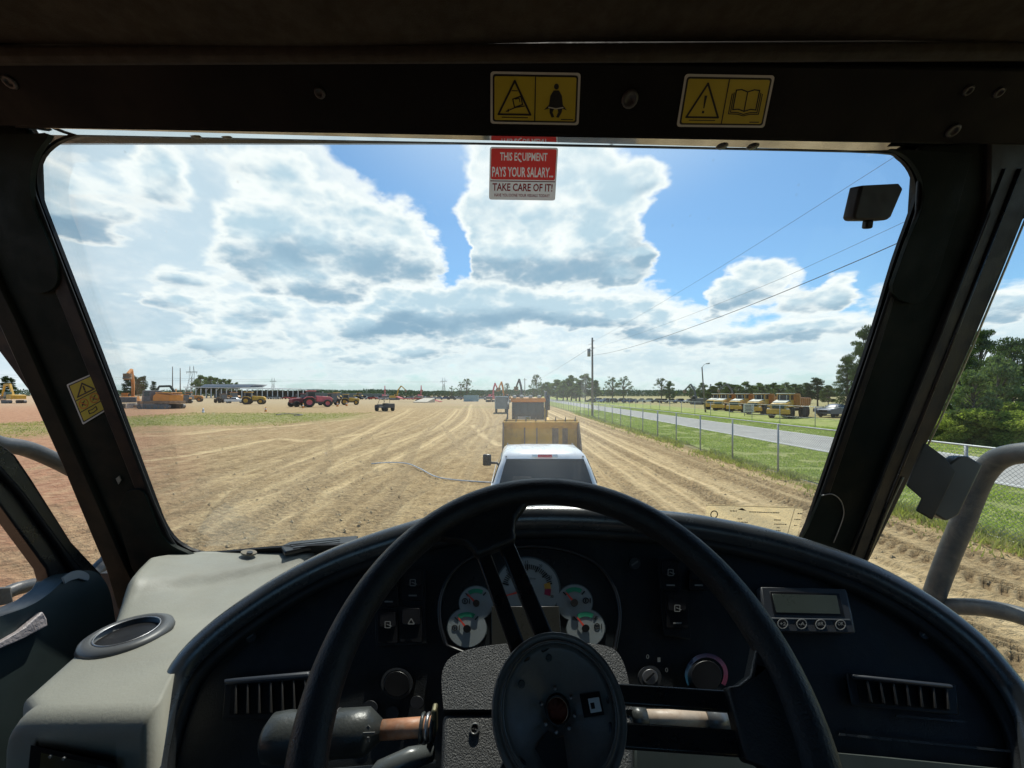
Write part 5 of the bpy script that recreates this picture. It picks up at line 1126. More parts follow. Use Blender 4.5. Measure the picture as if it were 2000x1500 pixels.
def excavator(name, label, paint, loc, rz, sc, arm, group=None, cabm=None):
    t = empty(name, (0,0,0), 0, label, 'excavator', group); tracked_base(t, 3.8, 2.5)
    bl(t, 'house', sideprism([(-2.1,1.15),(-2.2,1.7),(-2.0,2.25),(.1,2.3),(.3,1.9),(1.5,1.7),(1.5,1.1)], -1.3, 1.3), paint, .08)
    bl(t, 'counterweight', MB().box((0,-2.35,1.65),(2.6,.7,1.05)), greym if paint != cat_y else paint, .12)
    cb_ = bl(t, 'cab', sideprism([(.0,1.2),(.0,3.0),(1.3,3.0),(1.7,2.3),(1.6,1.2)], -1.3, -.35), cabm or paint, .05)
    for x in (-1.32,-.33): MB().prism([(x-.01,.15,1.9),(x-.01,.15,2.85),(x-.01,1.2,2.85),(x-.01,1.55,2.25),(x-.01,1.5,1.9)], Vector((.02,0,0))).build('cab_window', glassd, cb_, 0, local=True)
    MB().prism([(-1.2,1.34,2.92),(-.45,1.34,2.92),(-.45,1.72,2.28),(-1.2,1.72,2.28)], Vector((0,.02,.02))).build('cab_window', glassd, cb_, 0, local=True)
    bl(t, 'boom', tubebox([(.2,*p) for p in arm[:3]], .45, .60), paint, .04); bl(t, 'stick', tubebox([(.2,*p) for p in arm[2:4]], .35, .42), paint, .03)
    bl(t, 'boom_ram', MB().tube([(.2,1.5,1.7),(.2,(arm[1][0]+1)/2+.6,(arm[1][1]+1.5)/2)], .10, 8), galv)
    e_ = Vector((0,*arm[3])); b_ = sideprism([(e_.y-.3,e_.z+.1),(e_.y+.4,e_.z+.1),(e_.y+.5,e_.z-.6),(e_.y+.1,e_.z-1.1),(e_.y-.7,e_.z-.9),(e_.y-.2,e_.z-.5)], -.4, .8); bl(t, 'bucket', b_, rustm, .03)
    return put(t, loc, rz, sc)
arch = [(1.0,1.8),(2.9,5.0),(5.8,4.9),(7.2,1.8)]
upr = [(1.0,1.8),(1.6,5.2),(3.2,7.4),(5.6,5.2)]
excavator('excavator', 'yellow tracked excavator with its boom arched low at the far left edge behind the pillar', cat_y, (-166,128,0), R(70), 1.25, arch, cabm=pm('cab_teal',(.08,.16,.15),.4))
excavator('excavator', 'orange excavator with raised boom just right of the left windscreen pillar', cat_o, (-83.5,84,0), R(35), 1.1, [(1.0,1.8),(1.2,5.0),(-.2,7.6),(-3.4,6.6)])
greyb = pm('dark_boom', (.05,.05,.055), .6)
excavator('excavator', 'dark green tracked machine with its arm arched behind the orange equipment', pm('dark_green_machine',(.03,.045,.035),.6), (-112,130,0), R(100), 1.15, arch)
for (x, y, rz, lab, p_) in ((-68,205,20,'left one of two far excavators with raised arms above the tree line', pinkred),(-61,200,-60,'right one of two far excavators with raised arms, yellow body', cat_y),(-46.5,195,10,'lone far excavator with its arm upright behind the red trailer', pinkred),(-8,150,-20,'leftmost excavator standing in the line of machines straight ahead', pinkred),(-2.5,140,160,'excavator with folded arm in the line of machines straight ahead', cat_o),(3,110,20,'excavator farthest right in the line of machines straight ahead', greyb)):
    excavator('excavator', lab, p_, (x,y,0), R(rz), 1.0, upr)
for (x, y, rz, lab) in ((64,132,30,'left excavator in the dark group beyond the road'),(70,136,-30,'middle excavator in the dark group beyond the road'),(75,128,70,'right excavator in the dark group beyond the road')):
    excavator('excavator', lab, greym, (x,y,-.5), R(rz), .95, upr)
# long orange crawler carrier with white blade
cc = empty('crawler_machine', (0,0,0), 0, 'orange crawler machine with low white blade in front of the raised orange boom', 'crawler'); tracked_base(cc, 6.0, 2.6)
bl(cc, 'deck', MB().box((0,0,1.15),(2.7,7.2,.5)), rustm, .05); bl(cc, 'engine_hood', sideprism([(-3.3,1.4),(-3.3,2.5),(-.3,2.7),(.4,2.3),(.4,1.4)], -1.2, 1.2), brightor, .1)
bl(cc, 'side_cover', MB().box((0,-1.6,2.85),(2.0,3.4,.2)), brightor, .05)
cb_ = bl(cc, 'cab', sideprism([(1.0,1.4),(1.0,3.3),(2.7,3.3),(3.0,1.4)], -1.1, .9), greym, .05); MB().box((-1.11,1.9,2.7),(.03,1.3,.8)).build('cab_window', glassd, cb_, 0, local=True); MB().box((.91,1.9,2.7),(.03,1.3,.8)).build('cab_window', glassd, cb_, 0, local=True)
bl(cc, 'blade', MB().prism([(-2.2,4.6,.1),(2.2,4.6,.1),(2.2,4.5,1.0),(-2.2,4.5,1.0)], Vector((0,.15,0))), pm('pale_blade',(.6,.58,.53),.6,dirt=(.3,.2,.1),dirt_amt=.5), .02)
bl(cc, 'blade_arm', MB().tube([(-1.2,2,.6),(-1.2,4.5,.5)], .12, 6), rustm); bl(cc, 'blade_arm', MB().tube([(1.2,2,.6),(1.2,4.5,.5)], .12, 6), rustm)
put(cc, (-73,80,0), R(80), 1.15)
# tractors
def tractor(label, paint, loc, rz, sc, rear=1.0):
    t = empty('tractor', (0,0,0), 0, label, 'tractor')
    bl(t, 'hood', sideprism([(.4,1.1),(.4,2.3),(3.0,2.1),(3.4,1.8),(3.4,1.1)], -.75, .75), paint, .12, 3); cb_ = bl(t, 'cab', sideprism([(-1.5,1.3),(-1.3,3.2),(.2,3.2),(.45,1.3)], -.85, .85), greym, .08)
    MB().box((0,-.4,2.6),(1.76,1.2,.8)).build('cab_window', glassd, cb_, 0, local=True); bl(t, 'cab_roof', MB().box((0,-.5,3.28),(1.9,1.9,.16)), paint, .06)
    bl(t, 'chassis', MB().box((0,.8,1.0),(.8,4.6,.5)), greym)
    for s in (-1,1):
        wheel(t, s*1.25, -.8, 1.0, .7, paint); wheel(t, s*1.2, 2.5, .75, .55, paint)
        bl(t, 'fender', sideprism([(-1.8,1.7),(-1.3,2.15),(-.3,2.15),(.3,1.7),(.3,1.6),(-.3,2.0),(-1.3,2.0),(-1.8,1.6)], s*1.25-.4, s*1.25+.4), paint, .03)
    bl(t, 'exhaust_stack', MB().cyl((.5,1.6,2.0),(.5,1.6,3.2),.07,8), greym)
    return put(t, loc, rz, sc)
tractor('faded red tractor with big dark tyres in the middle of the dirt yard', pinkred, (-46.5,90,0), R(-60), 1.15)
tractor('second red machine nose to tail at the left of the faded red tractor', pm('dull_red',(.30,.07,.07),.6), (-50.2,92.5,0), R(150), .95)
tractor('brown tractor parked just right of the red tractor', rustm, (-49.5,105,0), R(70), 1.0); tractor('yellow brown tractor at the right end of the tractors', cat_y, (-46.2,108,0), R(-70), .9)
# ATV / utility vehicle
uv = empty('utility_vehicle', (0,0,0), 0, 'small dark open utility vehicle driving on the dirt, canopy frame on top', 'utility vehicle')
bl(uv, 'body', sideprism([(-1.5,.55),(-1.5,1.0),(-.4,1.0),(-.4,.7),(.5,.7),(.7,1.15),(1.5,1.0),(1.55,.55)], -.75, .75), greyb, .05); bl(uv, 'seat', MB().box((0,-.2,1.05),(1.2,.3,.5)), blackpaint, .05)
for x in (-.65,.65): bl(uv, 'roll_cage', MB().tube([(x,-.5,.9),(x,-.4,1.95),(x,.5,1.95),(x,.9,1.1)], .035, 6), greyb)
bl(uv, 'canopy', MB().box((0,.05,1.98),(1.45,1.1,.05)), greyb, .02); bl(uv, 'cargo_box', MB().box((0,-1.1,1.1),(1.4,.8,.3)), greyb, .03)
for s in (-1,1):
    for y in (-1.0,1.0): wheel(uv, s*.75, y, .36, .28, galv)
put(uv, (-22.7,68.5,0), R(65), 1.08)
# white utility truck and yellow machine
pickup('pickup_truck', 'small white work truck beside an orange machine near the long open shed', whitep, (-97,130,0), R(-75), full=False)
tractor('orange and yellow machine left of the tractors, dark wheels', cat_y, (-77.5,114,0), R(-70), 1.1); tractor('rusty loader partly hidden behind the small white work truck', rustm, (-101,134,0), R(60), .95)
tractor('rusty machine between the dark green machine and the small white truck', cat_o, (-107,126,0), R(40), .9)
for (px, Y, k_, rz, lab) in ((318,150,'t',70,'small yellow machine left of the dark green machine'),(342,160,'e',40,'small orange excavator below the two thin masts'),(372,150,'t',-60,'orange machine just right of the two thin masts'),(455,155,'t',60,'rusty yellow machine right of the white work truck'),(700,230,'t',60,'far yellow machine below the two raised excavator arms'),(655,170,'t',80,'far brown machine right behind the tractors')):
    if k_ == 't': tractor(lab, cat_o if px in (372,455) else cat_y, ((px-1000)/FPX*Y,Y,0), R(rz), 1.15)
    else: excavator('excavator', lab, cat_o, ((px-1000)/FPX*Y,Y,0), R(rz), 1.0, arch)
# trailer with ramps
tl = empty('flatbed_trailer', (0,0,0), 0, 'red flatbed trailer with pale folded ramp deck in front of the far tree line', 'trailer')
bl(tl, 'deck', MB().box((0,0,1.1),(2.5,9,.25)), redp, .02); bl(tl, 'neck', MB().prism([(-1.2,4.5,1.0),(1.2,4.5,1.0),(1.2,6.5,1.7),(-1.2,6.5,1.7)], Vector((0,0,.2))), redp)
bl(tl, 'ramp', MB().prism([(-1.2,-4.5,1.2),(1.2,-4.5,1.2),(1.2,-9.5,.05),(-1.2,-9.5,.05)], Vector((0,0,.15))), redp); bl(tl, 'ramp_deck', MB().box((0,-3,1.6),(2.4,6,.1)), pm('pale_deck',(.55,.48,.38),.8), .02)
for s in (-1,1):
    for y in (-3.2,-2.2,-1.2): wheel(tl, s*1.05, y, .42, .3)
put(tl, (-38,150,0), R(78), 1.15)
pr = MB().prism([(-35.5,138,0),(-30,136,0),(-28.5,142,0),(-33,144,0)], [Vector((0,0,.3)),Vector((0,0,.3)),Vector((0,0,1.6)),Vector((0,0,1.6))])
tag(pr.build('loading_ramp', pm('pale_deck',(.55,.48,.38),.8)), 'pale sloping loading ramp right of the red trailer', 'ramp')
# articulated dump trucks
hoodw = pm('hood_pale', (.72,.70,.58), .5, var=.05, scale=1, dirt=(.5,.42,.25), dirt_amt=.4)
def dumper():
    t = empty('dump_truck', (0,0,0), 0, '', 'dump truck')
    bl(t, 'hood', MB().prism([(-1.15,4.0,1.3),(1.15,4.0,1.3),(1.05,3.9,2.1),(.8,3.7,2.25),(-.8,3.7,2.25),(-1.05,3.9,2.1)], [Vector((0,-2.3,0))]*2+[Vector((0,-2.0,.35))]*4), cat_y, .05)
    bl(t, 'hood_top', MB().prism([(-.85,3.72,2.27),(.85,3.72,2.27),(.9,1.9,2.62),(-.9,1.9,2.62)], Vector((0,0,.06))), hoodw, .02)
    bl(t, 'grille', MB().box((0,4.02,1.72),(1.5,.06,.55)), pm('dark_green_grille',(.03,.06,.05),.5)); bl(t, 'bumper', MB().box((0,4.0,1.0),(2.9,.5,.7)), rusty_y, .08)
    for s in (-1,1):
        bl(t, 'headlight', MB().box((s*1.2,4.05,1.35),(.35,.1,.25)), pm('lamp_clear',(.75,.75,.70),.2), .02)
        bl(t, 'fender', MB().box((s*1.2,2.9,1.75),(.6,1.9,.12)), cat_y, .04)
    cb_ = bl(t, 'cab', sideprism([(.2,1.8),(.2,3.55),(1.7,3.55),(1.9,2.6),(1.9,1.8)], -.85, .85), cat_y, .05)
    MB().box((0,1.86,3.05),(1.5,.1,.75)).build('windscreen', glassd, cb_, 0, local=True)
    for s in (-1,1): MB().box((s*.86,1.0,3.05),(.03,1.2,.75)).build('cab_window', glassd, cb_, 0, local=True); MB().box((s*.45,1.93,3.05),(.06,.04,.75)).build('window_post', hoodw, cb_, 0, local=True)
    bl(t, 'cab_roof', MB().box((0,1.0,3.62),(1.9,2.0,.12)), hoodw, .03)
    bl(t, 'dump_body', MB().prism([(-1.5,-.1,3.6),(-1.5,-.1,2.0),(-1.5,-1.0,1.5),(-1.5,-5.4,1.9),(-1.5,-6.0,2.7),(-1.5,-5.4,2.95),(-1.5,-3.0,3.0),(-1.5,-.8,3.1),(-1.5,-.4,3.55)], Vector((3.0,0,0))), cat_o, .06)
    for i in range(5):
        for s in (-1,1): bl(t, 'body_rib', MB().box((s*1.53,-1.0-i*.95,2.35),(.10,.12,1.1)), cat_o)
    bl(t, 'chassis', MB().box((0,-1,1.15),(.9,9.5,.4)), greym)
    for s in (-1,1):
        for y in (2.8,-2.4,-4.1): wheel(t, s*1.2, y, .85, .62, cat_y)
    return t
dt = dumper()
spots = [(48.5,89.5,'leftmost of the parked yellow dump trucks beyond the road'),(46.8,83,'second from the left of the parked yellow dump trucks, close to the first'),(46.4,76.5,'middle truck of the row of parked yellow dump trucks'),(45.0,68.5,'parked yellow dump truck standing just right of the white board sign'),(42.0,58.5,'nearest and rightmost parked yellow dump truck, orange body seen from the side')]
pool = [dt]+[copy_tree(dt) for _ in spots[1:]]
for o, (x, y, lab) in zip(pool, spots): put(o, (x,y,-.52), R(122 if y > 60 else 128), 1.0, lab, 'yellow dump trucks parked beyond the road')
sg = empty('board_sign', (38.4,62.3,-.5), R(0), 'small white board sign with lines of print standing in front of the dump trucks', 'sign')
MB().box((38.4,62.3,.75),(1.7,.06,1.3)).build('board', whitep, sg, .01)
for x in (37.8,39.0): MB().box((x,62.4,-.25),(.08,.08,1.0)).build('post', greym, sg)
for i in range(5): MB().box((38.4,62.26,1.2-i*.22),(1.35-.2*(i % 2),.012,.09)).build('print_line', greyb, sg)
pickup('pickup_truck', 'dark pickup parked at the right end of the dump truck row by the trees', greyb, (56.5,63,-.52), R(75), full=False)
pickup('pickup_truck', 'dull blue pickup beside the dark pickup at the right end of the dump trucks', pm('dull_blue_paint',(.10,.12,.16),.4), (52.8,60.5,-.52), R(110), full=False)
bx = empty('box_truck', (0,0,0), 0, 'blue grey box truck far ahead behind the wheel loader', 'truck')
bl(bx, 'box_body', MB().box((0,1.6,2.0),(2.4,4.2,2.3)), pm('blue_grey_paint',(.22,.28,.30),.5), .05); cb_ = bl(bx, 'cab', MB().box((0,4.7,1.6),(2.2,1.8,1.7)), pm('blue_grey_paint',(.22,.28,.30),.5), .15); MB().box((0,5.62,1.9),(1.9,.06,.7)).build('windscreen', glassd, cb_, 0, local=True)
bl(bx, 'rear_door', MB().box((0,-.53,2.0),(2.1,.05,2.0)), pm('pale_grey_door',(.20,.22,.22),.6))
for s in (-1,1):
    for y in (.3,4.6): wheel(bx, s*.95, y, .45, .3)
put(bx, (-1.6,60,0), R(4), .85)
cg = empty('shipping_container', (-23,160,0), 0, 'pale blue container standing left of the line of machines far ahead', 'container'); 
MB().box((-17,160,1.3),(6,2.4,2.6)).build('container_box', pm('container_blue',(.30,.42,.44),.6), cg); 
for i in range(10): MB().box((-19.7+i*.6,158.77,1.3),(.12,.06,2.4)).build('container_rib', pm('container_blue',(.30,.42,.44),.6), cg)
# parked cars
def car_mesh(paint, kind):
    mb = MB(); b_ = [(-2.2,.35),(-2.2,.85),(-1.2 if kind else -2.0,.95),(1.2,.92),(2.1,.75),(2.2,.35)]
    mb.prism([(-.9,y,z) for y, z in b_], Vector((1.8,0,0)), 0)
    top = [(-1.9 if not kind else -1.5,.94),(-1.5 if not kind else -.9,1.5),(.3,1.5),(1.1,.93)]
    mb.prism([(-.78,y,z) for y, z in top], Vector((1.56,0,0)), 1); mb.box((0,-.5,1.52),(1.4,1.5,.05),mi=0)
    for s in (-1,1):
        for y in (-1.4,1.4): mb.lathe([(.34,-.12),(.34,.12)], (s*.82,y,.34), (1,0,0), 10, 2)
    return mb.mesh('parked_car', [paint, glassd, tyre])
pal = [('white', whitep), ('silver', pm('silver_paint',(.42,.43,.44),.35,.5)), ('dark', greyb), ('red', redp), ('blue', pm('blue_paint',(.05,.10,.25),.4))]
cms = [(n_, car_mesh(p_, i % 2)) for i, (n_, p_) in enumerate(pal)]
rc = random.Random(12)
def car_row(n, x0, x1, y0, y1, z, grp, where):
    for i in range(n):
        nm, me = cms[rc.choices(range(5), (5,3,4,1,1))[0]]; t = (i+rc.uniform(-.2,.2))/n; o = link('parked_car', me)
        o.location = (x0+(x1-x0)*t, y0+(y1-y0)*t+rc.uniform(-3,3), z); o.rotation_euler = (0,0,R(rc.uniform(60,120))); s = rc.uniform(1.0,1.25); o.scale = (s,s,s*1.05)
        tag(o, nm+' car '+where % nth(i, n), 'car', grp)
car_row(34, -150, -8, 235, 205, 0, 'cars parked in a row along the far edge of the yard', 'in the nearer far row at the yard edge, %s')
car_row(30, -118, -6, 262, 240, 0, 'cars parked in the second far row', 'in the rear row at the yard edge, %s')
car_row(22, 34, 96, 165, 150, -.5, 'vehicles parked beyond the road', 'far beyond the road by the field edge, %s')
car_row(14, 88, 112, 95, 84, -.5, 'vehicles parked behind the dump trucks', 'behind the yellow dump trucks under the trees, %s')
# open shed
sh = empty('open_shed', (-205,300,0), 0, 'long low open sided shed with pale roof and white posts across the yard', 'shed')
roofp = pm('pale_roof', (.62,.62,.60), .5, var=.06, scale=.05)
MB().prism([(-250,292,8.2),(-160,292,6.6),(-160,322,6.9),(-250,322,8.6)], Vector((0,0,.5))).build('roof', roofp, sh)
MB().prism([(-244,300,8.6),(-205,300,8.6),(-205,316,8.6),(-244,316,8.6)], Vector((4,0,2.2))).build('roof_vent', pm('grey_roof',(.35,.36,.38),.5), sh)
for i in range(24): MB().box((-249+i*3.9,293,3.8-.03*i),(.5,.4,7.6-.06*i)).build('post', whitep, sh)
for i in range(12): MB().tube([(-249+i*7.8,293,5.6),(-247+i*7.8,293,7.6)], .16, 5).build('brace', whitep, sh)
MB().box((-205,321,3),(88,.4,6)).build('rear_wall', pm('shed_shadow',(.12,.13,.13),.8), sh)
tag(MB().prism([(-160,300,0),(-100,300,0),(-100,300,3.2),(-160,300,4.2)], Vector((0,12,0))).build('low_building', pm('dull_wall',(.14,.17,.16),.8)), 'low dark building right of the open shed with cars in front', 'building')
# pylons
def pylon(label, loc, h, rz=0):
    t = empty('pylon', loc, rz, label, 'pylon'); mb = MB(); w0 = h*.12
    for sx_ in (-1,1):
        for sy in (-1,1): mb.tube([(sx_*w0,sy*w0,0),(sx_*w0*.35,sy*w0*.35,h*.62),(sx_*w0*.55,sy*w0*.2,h*.78),(sx_*w0*.5,0,h)], h*.006, 4)
    for i in range(7):
        z0 = h*.62*i/7; z1 = h*.62*(i+1)/7; a = w0*(1-.65*i/7); b_ = w0*(1-.65*(i+1)/7)
        for sy in (-1,1): mb.tube([(-a,sy*a,z0),(b_,sy*b_,z1)], h*.004, 4); mb.tube([(a,sy*a,z0),(-b_,sy*b_,z1)], h*.004, 4)
    mb.build('lattice', greym, t, local=True)
    MB().box((0,0,h*.80),(h*.36,h*.02,h*.02)).build('crossarm', greym, t, local=True)
    for x in (-.16,0,.16): MB().tube([(x*h,0,h*.80),(x*h,0,h*.73)], h*.005, 4).build('insulator', greym, t, local=True)
    return t
pylon('lattice pylon on the left skyline above the long shed', (-417,500,0), 40); pylon('faint small lattice pylon on the skyline right of the shed', (-560,900,0), 42)
pylon('faint lattice pylon on the skyline left of the lone tree', (-160,900,0), 42)
for i, x in enumerate((-221,-216)): tag(MB().tube([(x,250,0),(x,250,21-i)], [.35,.2], 6).build('timber_mast', wood), ('left' if i == 0 else 'right')+' one of two tall thin masts beside the pylon on the left', 'mast')
for z, lab in ((30,'lower faint power line strung from the left pylon across the skyline'),(33,'upper faint power line strung from the left pylon across the skyline')):
    tag(MB().tube([Vector((-900,430,z)).lerp(Vector((-160,900,z)), t)+Vector((0,0,-14*t*(1-t))) for t in np.linspace(0,1,16)], .10, 4).build('power_line', greym), lab, 'power line')
# marker cones, hose
for (px, py, lab) in ((397,806,'striped marker barrel standing alone on the grass at the left'),(519,804,'small orange cone right of the grass patch'),(592,797,'small orange cone below the red tractor'),(659,794,'small orange cone right of the red tractor'),(677,793,'small orange cone farthest right of the cones in the yard')):
    p = Gd(px, py); s = p.y*.011; t = empty('traffic_cone', p, 0, lab, 'cone')
    MB().lathe([(.30*s,0),(.26*s,.1*s),(.10*s,1.1*s),(.0001,1.12*s)], p, (0,0,1), 12).build('cone_body', brightor if px != 397 else whitep, t)
    MB().lathe([(.21*s,.4*s),(.16*s,.75*s),(.15*s,.75*s)], p, (0,0,1), 12).build('band', whitep if px != 397 else blackpaint, t)
hp = smooth_path([Gd(x,y)+Vector((0,0,z)) for x,y,z in ((725,907,.03),(760,906,.06),(795,910,.10),(820,918,.06),(850,932,.03),(890,939,.03),(960,944,.03))], 6)
tag(MB().tube(hp, .022, 8).build('hose', pm('pale_hose',(.5,.52,.55),.3)), 'pale hose lying in a curve on the dirt left of the pickup', 'hose')
tag(MB().tube(smooth_path([Gd(x,y)+Vector((0,0,.05)) for x,y in ((540,811),(560,809),(590,811),(575,813))],4), .10, 6).build('fallen_log', wood), 'dark log lying on the dirt beyond the tracks on the left', 'log')

# ------------------------------------------------------------------ trees
bark = pm('bark', (.13,.105,.08), .9, var=.3, scale=4, bump=.5, bscale=20)
lf = {'broad': leafmat('leaf_broad', (.055,.08,.032), (.12,.145,.055), .35), 'sparse': leafmat('leaf_sparse', (.085,.10,.055), (.15,.17,.09)), 'pine': leafmat('leaf_pine', (.030,.050,.022), (.060,.085,.035)), 'bush': leafmat('leaf_bush', (.22,.25,.07), (.38,.37,.13), .5), 'mid': leafmat('leaf_mid', (.13,.16,.08), (.21,.24,.13))}  # mid and sparse leaves lightened in colour to stand for haze
def tree_meshes(kind, seed, n_cl, n_leaf, size, flatk=1.):
    r = np.random.default_rng(seed); rr2 = random.Random(seed); tr = MB(); cents = []
    H = 1.0
    if kind in ('bush',):
        for i in range(n_cl): a = rr2.uniform(0, 6.28); q = rr2.random()**.5*.55; cents.append((q*math.cos(a), q*math.sin(a), rr2.uniform(.1,.75)*(1-.5*q), rr2.uniform(.12,.2)))
        tr.tube([(0,0,0),(.02,0,.3)], [.03,.02], 5)
    else:
        th = {'broad':.32,'sparse':.40,'pine':.30,'mid':.3}[kind]
        tr.tube([(0,0,-.01),(rr2.uniform(-.02,.02),0,th),(rr2.uniform(-.03,.03),rr2.uniform(-.03,.03),.62),(0,0,.9)], [.030,.022,.014,.005], 8)
        for i in range(n_cl):
            a = i*2.399+rr2.uniform(-.4,.4); t = rr2.uniform(0,1); z = th*.8+(1-th*.8)*t*.95
            prof = {'broad': .42*math.sqrt(max(.05,1-(2*t-.75)**2*.8)), 'sparse': .34*(.5+math.sin(math.pi*min(1,t*1.05))*.7), 'pine': .26*(1.05-t)+.05, 'mid': .30*math.sqrt(max(.06,1-(2*t-.8)**2*.9))}[kind]*rr2.uniform(.45,1.15)
            x, y = math.cos(a)*prof, math.sin(a)*prof; z += rr2.uniform(-.04,.04); cents.append((x, y, z, rr2.uniform(.06,.12)*(1.15 if kind != 'sparse' else .85)))
            if i % 2 == 0 or kind == 'sparse': z0 = max(th*.7, z-.25*rr2.uniform(.6,1.1)); tr.tube([(0,0,z0),(x*.55,y*.55,(z0+z)/2+.02),(x,y,z)], [.010,.006,.002], 5)
    V_ = []
    for (x, y, z, s) in cents:
        k = int(n_leaf*(s/.1)**2); p = r.normal(0, 1, (k,3)); p /= np.linalg.norm(p, axis=1, keepdims=True)+1e-9; p *= (r.random((k,1))**.45)*s; p[:,2] *= .62*flatk
        if kind in ('broad','pine'): p[:,:2] *= 1.25
        p += np.array([x,y,z]); a = r.normal(0,1,(k,3)); a /= np.linalg.norm(a,axis=1,keepdims=True); b_ = np.cross(a, r.normal(0,1,(k,3))); b_ /= np.linalg.norm(b_,axis=1,keepdims=True)+1e-9
        sz = size*r.uniform(.6,1.3,(k,1)); V_.append(np.stack([p-a*sz, p-b_*sz*.55, p+a*sz, p+b_*sz*.55], 1).reshape(-1,3))
    co = np.concatenate(V_).astype(np.float32); co[:,2] = np.maximum(co[:,2], .01); nf = len(co)//4; me = bpy.data.meshes.new('crown'); me.vertices.add(len(co)); me.vertices.foreach_set('co', co.ravel()); me.loops.add(len(co)); me.loops.foreach_set('vertex_index', np.arange(len(co),dtype=np.int32))
    me.polygons.add(nf); me.polygons.foreach_set('loop_start', np.arange(0,len(co),4,dtype=np.int32)); me.polygons.foreach_set('loop_total', np.full(nf,4,dtype=np.int32)); me.update(calc_edges=True); me.materials.append(lf[kind])
    return tr.mesh('trunk', bark), me
TM = {}
for kind, seeds, ncl, nl, sz, fk in (('broad',(1,2,3),70,150,.020,.8),('sparse',(4,5,6),42,60,.020,.8),('pine',(7,8),55,140,.016,.55),('bush',(9,10),30,190,.026,1.),('mid',(11,12,13),48,90,.024,.9)):
    TM[kind] = [tree_meshes(kind, s, ncl, nl, sz, fk) for s in seeds]
TM['big'] = [tree_meshes('broad', 21+i, 120, 120, .0135, .45) for i in range(2)]; TM['bigbush'] = [tree_meshes('bush', 31, 46, 300, .017, 1.)]
def tree(kind, x, y, h, label, wide=1., seed=None, group=None, cat='tree', name='tree'):
    r_ = random.Random(int(x*13+y*7)); h *= 1.12; tm, cm = TM[kind][(seed if seed is not None else r_.randrange(99)) % len(TM[kind])]
    z = float(terrain(np.array(x), np.array(y))); t = empty(name, (x,y,z), 0, label, cat, group); t.rotation_euler = (0,0,r_.uniform(0,6.28)); t.scale = (h*wide,h*wide,h)
    link('trunk', tm, t); link('crown', cm, t); return t
def PX(px, Y): return (px-1000)/FPX*Y
hgt_ = lambda py, Y: 3.0+(HZ-py)/FPX*Y
# right side window group
for (px, top, Y, k_, w, lab) in ((1880,690,30,'big',.50,'tall dark feathery tree at the left of the side window'),(1915,655,34,'big',.42,'tallest tree in the middle of the right side window'),(1975,672,30,'big',.50,'tree at the right edge of the side window, spreading crown'),(2060,650,31,'big',.55,'tree just past the right edge of the frame'),(1835,725,40,'mid',.8,'lower tree behind the others at the left of the side window'),(1950,705,27,'mid',.7,'lighter round tree in front of the side window group'),(1900,735,26,'mid',.8,'low leafy tree at the foot of the side window group')):
    tree(k_, PX(px,Y), Y, hgt_(top,Y)+.2, lab, w, group='trees seen through the right side window')
for (px, top, Y, w, lab) in ((1850,800,27,1.3,'low bright bush at the left of the side window behind the road'),(1905,795,26,1.2,'rounded green bush in the middle behind the road'),(1965,775,25.5,1.25,'large yellow green bush right of the middle behind the road'),(2030,780,25,1.3,'yellow green bush at the right edge behind the road'),(1810,805,31,1.2,'small bush half hidden by the right pillar')):
    tree('bigbush', PX(px,Y), Y, hgt_(top,Y)+.6, lab, w, group='bushes behind the road', cat='bush', name='bush')
# behind the right pillar and right part of windscreen
for (px, top, Y, k_, w, lab) in ((1690,655,52,'big',.30,'tall leafy tree close to the right windscreen pillar'),(1655,705,56,'big',.34,'leafy tree just left of the tall one by the right pillar'),(1740,660,52,'big',.5,'tall tree hidden mostly behind the right pillar'),(1597,742,112,'pine',.9,'rounded dark pine rising above the right end of the dump trucks'),(1578,752,112,'pine',.8,'smaller dark pine left of the rounded pine'),(1618,757,105,'broad',.7,'low dark tree right of the rounded pine')):
    tree(k_, PX(px,Y), Y, hgt_(top,Y)+.5, lab, w)
rt = random.Random(8)
for i, px in enumerate(range(1392, 1580, 13)):
    Y = rt.uniform(128,150); tree('mid' if i % 3 else 'broad', PX(px,Y), Y, hgt_(rt.uniform(750,758),Y)+.5, 'grey green tree in the row directly behind the dump trucks, '+nth(i, 15), rt.uniform(.8,1.1), group='trees in the row behind the dump trucks')
for (px, top, Y, k_, w, lab) in ((1196,742,150,'sparse',.8,'left one of two open crowned trees right of the utility pole'),(1218,741,152,'sparse',.8,'right one of two open crowned trees right of the utility pole'),(1292,744,150,'sparse',.75,'left one of two pale trees halfway to the lamp pole'),(1308,749,150,'mid',.8,'right one of two pale trees halfway to the lamp pole'),(1372,752,140,'mid',.8,'dark tree standing at the foot of the lamp pole'),(1350,757,145,'sparse',.9,'thin tree just left of the lamp pole')):
    tree(k_, PX(px,Y), Y, hgt_(top,Y)+.5, lab, w)
for (px, top, Y, w, lab) in ((1068,753,190,.8,'leftmost pale green tree left of the utility pole'),(1088,749,185,1.0,'second pale green tree left of the utility pole'),(1108,747,180,.9,'third tree from the left in the group beside the utility pole'),(1116,741,185,.7,'tall narrow tree in the group beside the utility pole'),(1132,748,180,.9,'tree just left of the tallest one beside the utility pole'),(1143,738,180,.7,'tallest tree of the group beside the utility pole'),(1163,748,175,.7,'tree right behind the utility pole'),(1100,756,170,1.1,'low bushy tree in front of the group beside the utility pole'),(1125,757,168,1.1,'low bushy tree at the right front of the group by the pole')):
    tree('mid', PX(px,Y), Y, hgt_(top,Y)*1.08, lab, w*1.35)
